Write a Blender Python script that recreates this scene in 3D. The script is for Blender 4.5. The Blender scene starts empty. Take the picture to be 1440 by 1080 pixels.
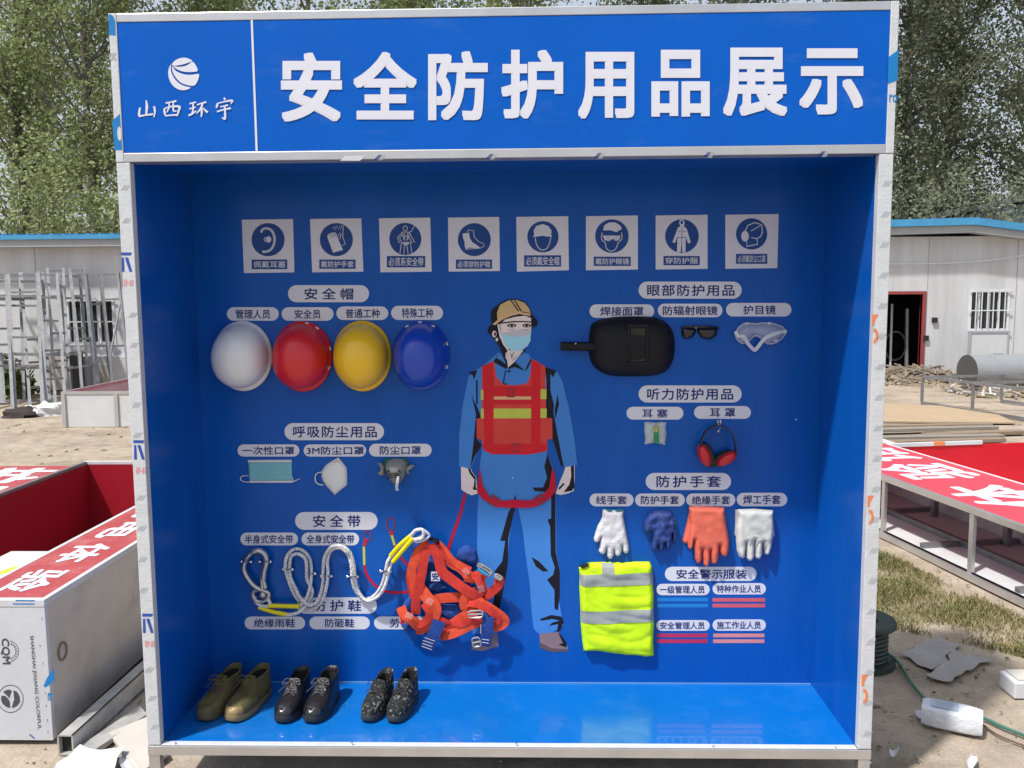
import bpy, math, random
import numpy as np
from mathutils import Vector, Matrix, noise, geometry
random.seed(7); rng = np.random.default_rng(7)
S = bpy.context.scene; COL = S.collection

# ------------------------------------------------------------------ camera
F = 1191.4; CAM = Vector((0.0992, -2.7143, 1.5127))
RGT = Vector((0.99967301, 0.02443894, -0.00752361))
DWN = Vector((-0.00497404, -0.10275693, -0.99469406))
FWD = Vector((-0.02508237, 0.99440623, -0.10260177))
cd = bpy.data.cameras.new('camera'); cam = bpy.data.objects.new('camera', cd); COL.objects.link(cam)
cam.matrix_world = Matrix(((RGT.x, -DWN.x, -FWD.x, CAM.x), (RGT.y, -DWN.y, -FWD.y, CAM.y), (RGT.z, -DWN.z, -FWD.z, CAM.z), (0, 0, 0, 1)))
cd.sensor_width = 36; cd.lens = F / 1440 * 36; cd.clip_end = 600; cd.clip_start = .05
S.camera = cam
# ------------------------------------------------------------------ sky, sun, exposure
LDIR = Vector((.545, .481, -1.30)).normalized()          # the way the sunlight travels
EL = math.asin(-LDIR.z)
w = bpy.data.worlds.new('World'); S.world = w; w.use_nodes = True
nt = w.node_tree; bg = nt.nodes['Background']
sky = nt.nodes.new('ShaderNodeTexSky'); sky.sky_type = 'NISHITA'; sky.sun_disc = False
sky.sun_elevation = EL; sky.sun_rotation = math.atan2(-LDIR.x, -LDIR.y) % (2 * math.pi)
sky.air_density = 1.2; sky.dust_density = 4.0; sky.ozone_density = 1.0
# thin white haze high up: the clear sky is mixed with an even pale veil
veil = nt.nodes.new('ShaderNodeMix'); veil.data_type = 'RGBA'; veil.inputs[0].default_value = .5; veil.inputs[7].default_value = (7.6, 8.2, 9.2, 1)
nt.links.new(sky.outputs[0], veil.inputs[6]); nt.links.new(veil.outputs[2], bg.inputs[0]); bg.inputs[1].default_value = .092
sl = bpy.data.lights.new('sun', 'SUN'); sl.energy = 3.9; sl.angle = math.radians(2.4); sl.color = (1, .975, .935)
so = bpy.data.objects.new('sun', sl); COL.objects.link(so); so.location = (-6, -6, 12)
so.rotation_euler = LDIR.to_track_quat('-Z', 'Y').to_euler()
vs = S.view_settings; vs.view_transform = 'Standard'; vs.look = 'None'; vs.gamma = 1; vs.exposure = .38; vs.use_curve_mapping = False

# ------------------------------------------------------------------ helpers
def lin(c):
    c = c / 255
    return c / 12.92 if c <= .04045 else ((c + .055) / 1.055) ** 2.4
def rgb(r, g, b): return (lin(r), lin(g), lin(b), 1)
MATS = {}
def mat(name, col, rough=.5, metal=0, vary=.12, scale=8, bump=0, bscale=60, spec=.5, alpha=1, trans=0, coat=0, col2=None, stretch=None, detail=4, sheen=0):
    """principled surface; its colour wanders by noise between col*(1-vary) and col (or col2)"""
    m = bpy.data.materials.new(name); m.use_nodes = True; t = m.node_tree; b = t.nodes['Principled BSDF']
    b.inputs['Roughness'].default_value = rough; b.inputs['Metallic'].default_value = metal
    b.inputs['Specular IOR Level'].default_value = spec; b.inputs['Alpha'].default_value = alpha
    b.inputs['Transmission Weight'].default_value = trans; b.inputs['Coat Weight'].default_value = coat
    b.inputs['Sheen Weight'].default_value = sheen
    tc = t.nodes.new('ShaderNodeTexCoord'); mp = t.nodes.new('ShaderNodeMapping')
    t.links.new(tc.outputs['Object'], mp.inputs[0])
    if stretch: mp.inputs['Scale'].default_value = stretch
    n = t.nodes.new('ShaderNodeTexNoise'); n.inputs['Scale'].default_value = scale; n.inputs['Detail'].default_value = detail
    n.inputs['Roughness'].default_value = .6
    t.links.new(mp.outputs[0], n.inputs['Vector'])
    cr = t.nodes.new('ShaderNodeValToRGB'); cr.color_ramp.elements[0].position = .32; cr.color_ramp.elements[1].position = .68
    c2 = col2 if col2 else (col[0] * (1 - vary), col[1] * (1 - vary), col[2] * (1 - vary), 1)
    cr.color_ramp.elements[0].color = c2; cr.color_ramp.elements[1].color = col
    t.links.new(n.outputs[0], cr.inputs[0]); t.links.new(cr.outputs[0], b.inputs['Base Color'])
    if bump:
        n2 = t.nodes.new('ShaderNodeTexNoise'); n2.inputs['Scale'].default_value = bscale; n2.inputs['Detail'].default_value = 3
        t.links.new(mp.outputs[0], n2.inputs['Vector'])
        bp = t.nodes.new('ShaderNodeBump'); bp.inputs['Strength'].default_value = bump; bp.inputs['Distance'].default_value = .01
        t.links.new(n2.outputs[0], bp.inputs['Height']); t.links.new(bp.outputs[0], b.inputs['Normal'])
    MATS[name] = m
    return m

class MB:
    """collects faces; build() links them as one mesh object"""
    def __init__(s): s.v = []; s.f = []; s.m = []; s.mats = []
    def mi(s, m):
        if m not in s.mats: s.mats.append(m)
        return s.mats.index(m)
    def add(s, vs, fs, m):
        o = len(s.v); k = s.mi(m); s.v += [tuple(v) for v in vs]
        s.f += [tuple(i + o for i in f) for f in fs]; s.m += [k] * len(fs)
    def box(s, a, b, m, M=None):
        (x0, y0, z0), (x1, y1, z1) = a, b
        vs = [Vector(p) for p in ((x0, y0, z0), (x1, y0, z0), (x1, y1, z0), (x0, y1, z0), (x0, y0, z1), (x1, y0, z1), (x1, y1, z1), (x0, y1, z1))]
        if M: vs = [M @ v for v in vs]
        s.add(vs, [(0, 3, 2, 1), (4, 5, 6, 7), (0, 1, 5, 4), (1, 2, 6, 5), (2, 3, 7, 6), (3, 0, 4, 7)], m)
    def bar(s, a, b, w, h, m, up=(0, 0, 1)):
        a, b = Vector(a), Vector(b); d = (b - a).normalized(); u = Vector(up)
        if abs(d.dot(u)) > .95: u = Vector((0, 1, 0))
        r = d.cross(u).normalized(); u = r.cross(d)
        q = [(-w / 2, -h / 2), (w / 2, -h / 2), (w / 2, h / 2), (-w / 2, h / 2)]
        vs = [p + r * x + u * z for p in (a, b) for x, z in q]
        s.add(vs, [(0, 1, 2, 3), (7, 6, 5, 4), (0, 4, 5, 1), (1, 5, 6, 2), (2, 6, 7, 3), (3, 7, 4, 0)], m)
    def tube(s, pts, r, m, seg=8, closed=False, cap=True):
        P = [Vector(p) for p in pts]; n = len(P); R = r if isinstance(r, (list, tuple)) else [r] * n
        vs = []; u = None
        for i, p in enumerate(P):
            d = (P[(i + 1) % n] - P[i - 1]) if closed else (P[min(i + 1, n - 1)] - P[max(i - 1, 0)])
            d.normalize()
            if u is None:
                u = d.orthogonal().normalized()
            u = (u - d * u.dot(d)).normalized(); v = d.cross(u)
            for k in range(seg):
                a = 2 * math.pi * k / seg; vs.append(p + (u * math.cos(a) + v * math.sin(a)) * R[i])
        fs = []
        for i in range(n if closed else n - 1):
            j = (i + 1) % n
            for k in range(seg):
                l = (k + 1) % seg; fs.append((i * seg + k, i * seg + l, j * seg + l, j * seg + k))
        if cap and not closed:
            fs.append(tuple(range(seg))[::-1]); fs.append(tuple((n - 1) * seg + k for k in range(seg)))
        s.add(vs, fs, m)
    def poly(s, P3, m):
        tr = geometry.tessellate_polygon([[Vector(p) for p in P3]]); s.add(P3, tr, m)
    def disc(s, c, rx, rz, m, n=32):
        s.add([(c[0] + rx * math.cos(2 * math.pi * k / n), c[1], c[2] + rz * math.sin(2 * math.pi * k / n)) for k in range(n)], [tuple(range(n))], m)
    def rings(s, rings, m, cap0=True, cap1=True):
        n = len(rings[0]); vs = [p for r in rings for p in r]; fs = []
        for i in range(len(rings) - 1):
            for k in range(n):
                l = (k + 1) % n; fs.append((i * n + k, i * n + l, (i + 1) * n + l, (i + 1) * n + k))
        if cap0: fs.append(tuple(range(n))[::-1])
        if cap1: fs.append(tuple((len(rings) - 1) * n + k for k in range(n)))
        s.add(vs, fs, m)
    def ball(s, c, r, m, seg=10, sc=(1, 1, 1)):
        rg = []
        for i in range(1, seg // 2 + 1):
            t = math.pi * i / (seg // 2 + 1)
            rg.append([(c[0] + sc[0] * r * math.sin(t) * math.cos(2 * math.pi * k / seg), c[1] + sc[1] * r * math.sin(t) * math.sin(2 * math.pi * k / seg), c[2] + sc[2] * r * math.cos(t)) for k in range(seg)])
        s.rings(rg, m)
    def build(s, name, parent=None, smooth=False, bevel=0, fix=False, angle=40):
        me = bpy.data.meshes.new(name); me.from_pydata(s.v, [], s.f)
        for m in s.mats: me.materials.append(m)
        me.polygons.foreach_set('material_index', s.m)
        if fix:
            import bmesh
            bm = bmesh.new(); bm.from_mesh(me); bmesh.ops.recalc_face_normals(bm, faces=bm.faces); bm.to_mesh(me); bm.free()
        if smooth:
            me.polygons.foreach_set('use_smooth', [True] * len(me.polygons)); me.set_sharp_from_angle(angle=math.radians(angle))
        me.update()
        o = bpy.data.objects.new(name, me); COL.objects.link(o)
        if bevel:
            bv = o.modifiers.new('bevel', 'BEVEL'); bv.width = bevel; bv.segments = 2; bv.limit_method = 'ANGLE'; bv.angle_limit = math.radians(50)
        if parent:
            o.parent = parent
            if parent.type == 'EMPTY': o.matrix_parent_inverse = (Matrix.Translation(parent.location) @ parent.rotation_euler.to_matrix().to_4x4()).inverted()
        return o
def thing(name, label, cat, loc=(0, 0, 0), group=None, rz=0):
    o = bpy.data.objects.new(name, None); o.empty_display_size = .1; COL.objects.link(o); o.location = loc; o.rotation_euler = (0, 0, rz)
    o['label'] = label; o['category'] = cat
    if group: o['group'] = group
    return o
def tag(o, label, cat, group=None):
    o['label'] = label; o['category'] = cat
    if group: o['group'] = group
    return o
def struct(o, kind='structure'): o['kind'] = kind; return o
def dup(root, loc, label, rz=None, scale=None):
    r = root.copy(); COL.objects.link(r); r.location = loc; r['label'] = label
    if rz is not None: r.rotation_euler.z = rz
    if scale: r.scale = scale
    for ch in list(root.children):
        c = ch.copy(); COL.objects.link(c); mi = ch.matrix_parent_inverse.copy(); c.parent = r; c.matrix_parent_inverse = mi
        for g in list(ch.children):
            d = g.copy(); COL.objects.link(d); d.parent = c
    return r

# sight lines of the photograph: where the line through a photo point meets a real plane
def ray(px, py): return RGT * ((px - 720) / F) + DWN * ((py - 540) / F) + FWD
def at(px, py, Y): d = ray(px, py); return CAM + d * ((Y - CAM.y) / d.y)
def gz(px, py, Z): d = ray(px, py); return CAM + d * ((Z - CAM.z) / d.z)
def spline(P, n=8, closed=False):
    P = [Vector(p) for p in P]; N = len(P); out = []
    for i in range(N if closed else N - 1):
        if closed: a, b, c, d = P[i - 1], P[i], P[(i + 1) % N], P[(i + 2) % N]
        else: a, b, c, d = P[max(i - 1, 0)], P[i], P[i + 1], P[min(i + 2, N - 1)]
        for k in range(n):
            t = k / n; out.append(.5 * ((2 * b) + (c - a) * t + (2 * a - 5 * b + 4 * c - d) * t * t + (3 * b - a - 3 * c + d) * t ** 3))
    if not closed: out.append(P[-1])
    return out
_gl = {}
def glyphs(body, spacing):
    key = (body, spacing)
    if key not in _gl:
        cu = bpy.data.curves.new('lettering', 'FONT'); cu.body = body; cu.size = 1; cu.space_character = spacing; cu.resolution_u = 4
        o = bpy.data.objects.new('lettering', cu); COL.objects.link(o)
        dg = bpy.context.evaluated_depsgraph_get(); dg.update()
        me = bpy.data.meshes.new_from_object(o.evaluated_get(dg))
        _gl[key] = (np.array([(v.co.x, v.co.y) for v in me.vertices]), [tuple(p.vertices) for p in me.polygons])
        bpy.data.objects.remove(o); bpy.data.curves.remove(cu); bpy.data.meshes.remove(me)
    return _gl[key]
def text(mb, body, quad, m, bold=.02, spacing=1.0, copies=6):
    """lettering laid over a real quad BL, BR, TR, TL; the strokes are thickened by laying shifted layers of the glyph on each other"""
    vs, fs = glyphs(body, spacing); a, b, c, d = [Vector(q) for q in quad]
    nn = (b - a).cross(d - a).normalized() * .00003
    lo = vs.min(0) - bold; hi = vs.max(0) + bold
    sh = [(bold * math.cos(2 * math.pi * (k + .5) / copies), bold * math.sin(2 * math.pi * (k + .5) / copies)) for k in range(copies)] + [(0, 0)]
    if copies == 12: sh = [(x * bold, y * bold) for x in (-1, -.5, 0, .5, 1) for y in (-1, -.5, 0, .5, 1)]
    if not bold: sh = [(0, 0)]
    for k, q in enumerate(sh):
        uv = (vs + np.array(q) - lo) / (hi - lo)
        mb.add([(a * (1 - u) + b * u) * (1 - v) + (d * (1 - u) + c * u) * v + nn * k for u, v in uv], fs, m)
def quad(x0, y0, x1, y1, Y): return at(x0, y1, Y), at(x1, y1, Y), at(x1, y0, Y), at(x0, y0, Y)

def inside(P, x, z):
    c = np.zeros(x.shape, bool); n = len(P)
    for i in range(n):
        (x1, z1), (x2, z2) = P[i], P[(i + 1) % n]
        if z1 == z2: continue
        k = ((z1 > z) != (z2 > z)) & (x < (x2 - x1) * (z - z1) / (z2 - z1) + x1); c ^= k
    return c
def bdist(P, x, z):
    d = np.full(x.shape, 1e9); n = len(P)
    for i in range(n):
        (x1, z1), (x2, z2) = P[i], P[(i + 1) % n]; dx, dz = x2 - x1, z2 - z1; L = dx * dx + dz * dz + 1e-12
        t = np.clip(((x - x1) * dx + (z - z1) * dz) / L, 0, 1); d = np.minimum(d, np.hypot(x - x1 - t * dx, z - z1 - t * dz))
    return d
def puff(mb, P, yb, h, edge, m, sp=.006, extra=None, hfun=None, back=True):
    """a soft solid lying against the plane y=yb with outline P in (x, z); returns its height function"""
    B = []; n = len(P)
    for i in range(n):
        a, b = P[i], P[(i + 1) % n]; k = max(1, int(math.hypot(b[0] - a[0], b[1] - a[1]) / sp))
        B += [(a[0] + (b[0] - a[0]) * j / k, a[1] + (b[1] - a[1]) * j / k) for j in range(k)]
    def hf(x, z):
        x = np.atleast_1d(np.asarray(x, float)); z = np.atleast_1d(np.asarray(z, float))
        q = np.clip(bdist(B, x, z) / edge, 0, 1); r = h * np.sqrt(np.clip(1 - (1 - q) ** 2, 0, 1))
        if extra is not None: r = r + np.array([extra(a, b) for a, b in zip(x, z)]) * q
        return r
    H = hfun or hf
    xs = [p[0] for p in B]; zs = [p[1] for p in B]
    gx, gzz = np.meshgrid(np.arange(min(xs), max(xs), sp), np.arange(min(zs), max(zs), sp)); gx = gx + (np.arange(gx.shape[0]) % 2)[:, None] * sp / 2
    gx, gzz = gx.ravel(), gzz.ravel(); k = inside(B, gx, gzz); gx, gzz = gx[k], gzz[k]; k = bdist(B, gx, gzz) > sp * .55; gx, gzz = gx[k], gzz[k]
    pts = [Vector(b) for b in B] + [Vector((a, b)) for a, b in zip(gx, gzz)]; nb = len(B)
    v2, _, f2, _, _, _ = geometry.delaunay_2d_cdt(pts, [(i, (i + 1) % nb) for i in range(nb)], [], 1, 1e-7)
    X = np.array([v.x for v in v2]); Z = np.array([v.y for v in v2]); Y = yb - np.maximum(H(X, Z), .0003)
    fs = []
    for f in f2:
        a, b, c = (v2[i] for i in f[:3]); fs.append(tuple(f) if (b - a).cross(c - a) > 0 else tuple(f)[::-1])
    V = [(a, b, c) for a, b, c in zip(X, Y, Z)]; N = len(V)
    if back:
        # flat back joined to the front through a thin rim
        V += [(a, yb, c) for a, c in zip(X, Z)]
        ed = {}
        for f in fs:
            for i in range(len(f)): ed[(f[i], f[(i + 1) % len(f)])] = 1
        rim = [(b, a, a + N, b + N) for (a, b) in ed if (b, a) not in ed]
        mb.add(V, fs + [tuple(i + N for i in f)[::-1] for f in fs] + rim, m)
    else: mb.add(V, fs, m)
    return hf
def nz(x, z, s=20, seed=0): return noise.noise(Vector((x * s, z * s, seed)))

# ------------------------------------------------------------------ booth measures (metres; booth floor is z=0)
HW = 1.22; HT = 2.40; ZB = 1.946; ZF = 1.974; D = .481; PW = .0434; ZR = -.0331; G = -.17
def W2(px, py, lift=0): p = at(px, py, D - lift); return (p.x, p.z)
def WP(px, py, lift=0): return at(px, py, D - lift)
def crop(ox, oy, s): return lambda pts, lift=0: [W2(ox + x / s, oy + y / s, lift) for x, y in pts]

# ------------------------------------------------------------------ materials
BLUE = mat('blue_vinyl', (.002, .088, .42, 1), .25, vary=.1, scale=3, stretch=(3, 3, .6), spec=.2, bump=.02, bscale=9)
BLUEH = mat('blue_header_vinyl', (.002, .1, .5, 1), .4, vary=.1, scale=2.5, spec=.12)
BLUEF = mat('blue_floor_vinyl', (.002, .135, .48, 1), .26, vary=.08, scale=3, spec=.5, coat=.7)
WHITEV = mat('white_vinyl', (.64, .655, .74, 1), .4, vary=.05)
NAVY = mat('navy_print', (.012, .03, .17, 1), .45, vary=.1)
SIGNBLUE = mat('sign_blue_print', (.02, .07, .27, 1), .4, vary=.1)
ALU = mat('aluminium_profile', (.62, .62, .63, 1), .33, metal=.75, vary=.15, scale=6, stretch=(1, 1, 1))
FILM = mat('white_film', (.56, .585, .62, 1), .42, vary=.1, scale=20, bump=.15, bscale=90)
FILMBLUE = mat('blue_film', (.0, .18, .5, 1), .4)
GREYP = mat('grey_print', (.36, .38, .41, 1), .5)
HATCH = mat('film_hatch_print', (.42, .44, .48, 1), .5)
ORANGEP = mat('orange_print', (.75, .22, .08, 1), .5)
REDP = mat('pale_red_print', (.72, .3, .3, 1), .5)
BLUEP = mat('blue_print', (.02, .07, .36, 1), .5)
SCREW = mat('screw_metal', (.75, .75, .76, 1), .25, metal=1)
GALV = mat('galvanised_sheet', (.58, .53, .48, 1), .5, metal=.25, vary=.25, scale=2.2, bump=.1, bscale=5)
STEEL = mat('steel_tube', (.3, .3, .31, 1), .45, metal=.6, vary=.3, scale=10)
PAINT_TAN = mat('print_tan', (.58, .42, .21, 1), .45)
PBLK = mat('print_black', (.012, .012, .02, 1), .45)
PSKIN = mat('print_skin', (.74, .65, .65, 1), .45)
PSHIRT = mat('print_blue', (.055, .22, .62, 1), .42, vary=.12, scale=3)
PMASK = mat('print_mask', (.33, .66, .82, 1), .45)
PRED = mat('print_red', (.62, .018, .03, 1), .45)
PORG = mat('print_orange_red', (.62, .06, .05, 1), .45)
PYEL = mat('print_yellow', (.5, .55, .09, 1), .45)
PCREAM = mat('print_cream', (.7, .45, .25, 1), .45)
PSHOE = mat('print_taupe', (.25, .17, .2, 1), .45)
PDRED = mat('print_dark_red', (.5, .01, .04, 1), .45)

def wear(m, col, f, scale, lo, hi, stretch=None):
    """faint dust, scuffs and painted reflection streaks of their own shape laid over a surface's colour"""
    t = m.node_tree; b = t.nodes['Principled BSDF']; src = b.inputs['Base Color'].links[0].from_socket
    tc = t.nodes.new('ShaderNodeTexCoord'); mp = t.nodes.new('ShaderNodeMapping'); t.links.new(tc.outputs['Object'], mp.inputs[0])
    if stretch: mp.inputs['Scale'].default_value = stretch
    n = t.nodes.new('ShaderNodeTexNoise'); n.inputs['Scale'].default_value = scale; n.inputs['Detail'].default_value = 8; n.inputs['Roughness'].default_value = .72; t.links.new(mp.outputs[0], n.inputs['Vector'])
    r = t.nodes.new('ShaderNodeMapRange'); r.inputs[1].default_value = lo; r.inputs[2].default_value = hi; r.inputs[4].default_value = f; t.links.new(n.outputs[0], r.inputs[0])
    x = t.nodes.new('ShaderNodeMix'); x.data_type = 'RGBA'; x.inputs[7].default_value = col; t.links.new(r.outputs[0], x.inputs[0]); t.links.new(src, x.inputs[6]); t.links.new(x.outputs[2], b.inputs['Base Color'])
wear(BLUEF, (.08, .24, .52, 1), .25, 5, .5, .75); wear(BLUEF, (.3, .34, .42, 1), .4, 60, .66, .74); wear(BLUE, (.02, .12, .46, 1), .35, 2.5, .5, .75, (3, 3, .5)); wear(BLUE, (.12, .2, .42, 1), .2, 70, .68, .76)  # stretched BLUE layer paints upright reflection streaks into the colour; the rest is dust
wear(BLUEH, (.1, .2, .5, 1), .3, 4, .55, .8, (1, 1, 3)); wear(FILM, (.45, .44, .43, 1), .5, 12, .5, .75); 
wear(GALV, (.2, .17, .14, 1), .6, 3, .52, .72); wear(WHITEV, (.55, .55, .58, 1), .25, 30, .55, .7)
# ------------------------------------------------------------------ ground
def ground_mat():
    m = bpy.data.materials.new('sandy_ground'); m.use_nodes = True; t = m.node_tree; b = t.nodes['Principled BSDF']; b.inputs['Roughness'].default_value = .9; b.inputs['Specular IOR Level'].default_value = .2
    tc = t.nodes.new('ShaderNodeTexCoord')
    def N(s, d=6, r=.62):
        n = t.nodes.new('ShaderNodeTexNoise'); n.inputs['Scale'].default_value = s; n.inputs['Detail'].default_value = d; n.inputs['Roughness'].default_value = r; t.links.new(tc.outputs['Object'], n.inputs['Vector']); return n
    def ramp(n, p0, c0, p1, c1):
        r = t.nodes.new('ShaderNodeValToRGB'); r.color_ramp.elements[0].position = p0; r.color_ramp.elements[1].position = p1; r.color_ramp.elements[0].color = c0; r.color_ramp.elements[1].color = c1; t.links.new(n.outputs[0], r.inputs[0]); return r
    a = ramp(N(.55), .3, (.36, .295, .225, 1), .7, (.46, .39, .31, 1)); c = ramp(N(7), .35, (.62, .6, .58, 1), .62, (1, 1, 1, 1)); e = ramp(N(90, 3), .3, (.72, .7, .68, 1), .6, (1.05, 1.05, 1.05, 1))
    def mul(x, y, f):
        q = t.nodes.new('ShaderNodeMix'); q.data_type = 'RGBA'; q.blend_type = 'MULTIPLY'; q.inputs[0].default_value = f; t.links.new(x, q.inputs[6]); t.links.new(y, q.inputs[7]); return q.outputs[2]
    st = ramp(N(1.6, 7, .7), .36, (.55, .52, .5, 1), .5, (1, 1, 1, 1)); o = mul(mul(mul(a.outputs[0], c.outputs[0], .6), e.outputs[0], .7), st.outputs[0], .6); t.links.new(o, b.inputs['Base Color'])
    bp = t.nodes.new('ShaderNodeBump'); bp.inputs['Strength'].default_value = .5; bp.inputs['Distance'].default_value = .02; t.links.new(N(28, 8, .7).outputs[0], bp.inputs['Height']); t.links.new(bp.outputs[0], b.inputs['Normal'])
    return m
GM = ground_mat()
mb = MB(); xs = sorted(set([-300, -120, -60, -30] + list(np.arange(-16, 16.01, .25)) + [30, 60, 120, 300])); ys = sorted(set([-300, -60, -20, -8] + list(np.arange(-3, 17, .25)) + [30, 60, 120, 300]))
vs_ = [(x, y, G + (.012 * noise.noise(Vector((x * .9, y * .9, 0))) + .006 * noise.noise(Vector((x * 3, y * 3, 3))) - .004 if abs(x) < 15.9 and -2.9 < y < 16.5 else -.01)) for y in ys for x in xs]; nx = len(xs)
mb.add(vs_, [(j * nx + i, j * nx + i + 1, (j + 1) * nx + i + 1, (j + 1) * nx + i) for j in range(len(ys) - 1) for i in range(nx - 1)], GM)
struct(mb.build('ground', smooth=True))

# ------------------------------------------------------------------ the display booth
booth = thing('display_booth', 'tall blue open-front display booth with white lettered header and safety gear on its back wall', 'display booth', (0, .24, G))
T = .018
m_ = MB(); m_.box((-HW + .0255, .002, ZF + .001), (HW - .0255, .055, HT - .0265), BLUEH); hp = m_.build('header_panel', booth)
m_ = MB()
m_.box((-HW + .025, 0, HT - .026), (HW - .025, .06, HT), ALU); m_.box((-HW + .025, -.001, ZB), (HW - .025, .06, ZF), ALU)
m_.box((-HW, -.0015, ZF - .028), (-HW + .025, .06, HT), FILM); m_.box((HW - .025, -.0015, ZF - .028), (HW, .06, HT), FILM)
hf_ = m_.build('header_frame', booth, bevel=.002)
POSTS = []
for sgn in (-1, 1):
    m_ = MB(); x0, x1 = (-HW, -HW + PW) if sgn < 0 else (HW - PW, HW)
    m_.box((x0, 0, .002), (x1, .03, ZB - .001), FILM); POSTS.append(m_.build('corner_post', booth, bevel=.002))
m_ = MB(); m_.box((-HW, -.003, ZR), (HW, .03, -.0005), ALU); m_.box((-HW + PW + .002, .001, 0), (HW - PW - .002, .026, .0035), FILM)
m_.build('base_rail', booth, bevel=.0015)
m_ = MB(); m_.box((-HW + PW - .02, D, -.02), (HW - PW + .02, D + T, HT - .03), BLUE); m_.build('back_wall', booth)
for x0, x1 in ((-HW + PW - T, -HW + PW), (HW - PW, HW - PW + T)):
    m_ = MB(); m_.box((x0, .0305, -.01), (x1, D - .0005, ZB - .001), BLUE); m_.box((x0, .0615, ZB - .001), (x1, D - .0005, HT - .022), BLUE); m_.build('side_wall', booth)
m_ = MB(); m_.box((-HW + PW - .001, .0132, -.015), (HW - PW + .001, D - .0005, .0), BLUEF); m_.build('floor_board', booth)
m_ = MB(); m_.bar((-HW + PW + .002, D - .003, .0025), (HW - PW - .002, D - .003, .0025), .004, .004, mat('pale_blue_strip', (.12, .3, .6, 1), .4)); m_.build('floor_seam', booth)  # thin pale strip along the joint of floor and back wall
m_ = MB(); m_.box((-HW, .061, HT - .02), (HW, D + .03, HT - .001), GALV); m_.box((-HW + PW, .061, ZB + .02), (HW - PW, D - .002, ZB + .03), BLUE); m_.build('roof_panel', booth)
for x in (-HW + .02, HW - .022):
    for y in (.015, D + .0):
        m_ = MB(); m_.bar((x, y, G - .01), (x, y, ZR + .001), .038, .03, ALU); m_.build('leg', booth)
# header lettering, every character at its own place
HY = .0005
CH = [('安', 395, 74, 481, 171), ('全', 497, 73, 586, 168), ('防', 602, 72, 686, 169), ('护', 705, 70, 792, 167), ('用', 813, 73, 892, 167), ('品', 916, 70, 998, 164), ('展', 1017, 67, 1107, 163), ('示', 1124, 68, 1214, 161)]
m_ = MB()
for c, x0, y0, x1, y1 in CH: text(m_, c, quad(x0, y0, x1, y1, HY), WHITEV, .029, copies=12)
m_.build('header_lettering', hp)
m_ = MB(); m_.poly([at(352.5, 28, HY), at(355.5, 28, HY), at(362.5, 214, HY), at(359.5, 214, HY)], WHITEV); m_.build('divider_line', hp)
# globe emblem: a disc swept by three curved bands
K = lambda pts: [at(140 + x / 4, y / 4, HY) for x, y in pts]
m_ = MB()
for P in ([(408, 360), (425, 340), (450, 328), (480, 324), (505, 332), (522, 343), (500, 352), (470, 362), (440, 368), (415, 370)],
          [(415, 374), (450, 376), (490, 368), (522, 348), (540, 366), (552, 398), (520, 405), (480, 404), (445, 394)],
          [(408, 372), (425, 395), (455, 412), (490, 420), (525, 420), (558, 416), (557, 440), (545, 468), (530, 482), (500, 480), (460, 466), (428, 435), (410, 400)],
          [(403, 362), (400, 385), (406, 412), (424, 445), (450, 470), (480, 484), (512, 492), (490, 505), (460, 507), (430, 496), (405, 472), (390, 440), (386, 405), (392, 378)]):
    m_.poly(K(spline([(a, b, 0) for a, b in P], 4, True) and [(q.x, q.y) for q in spline([(a, b, 0) for a, b in P], 4, True)]), WHITEV)
m_.build('globe_emblem', hp)
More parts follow.
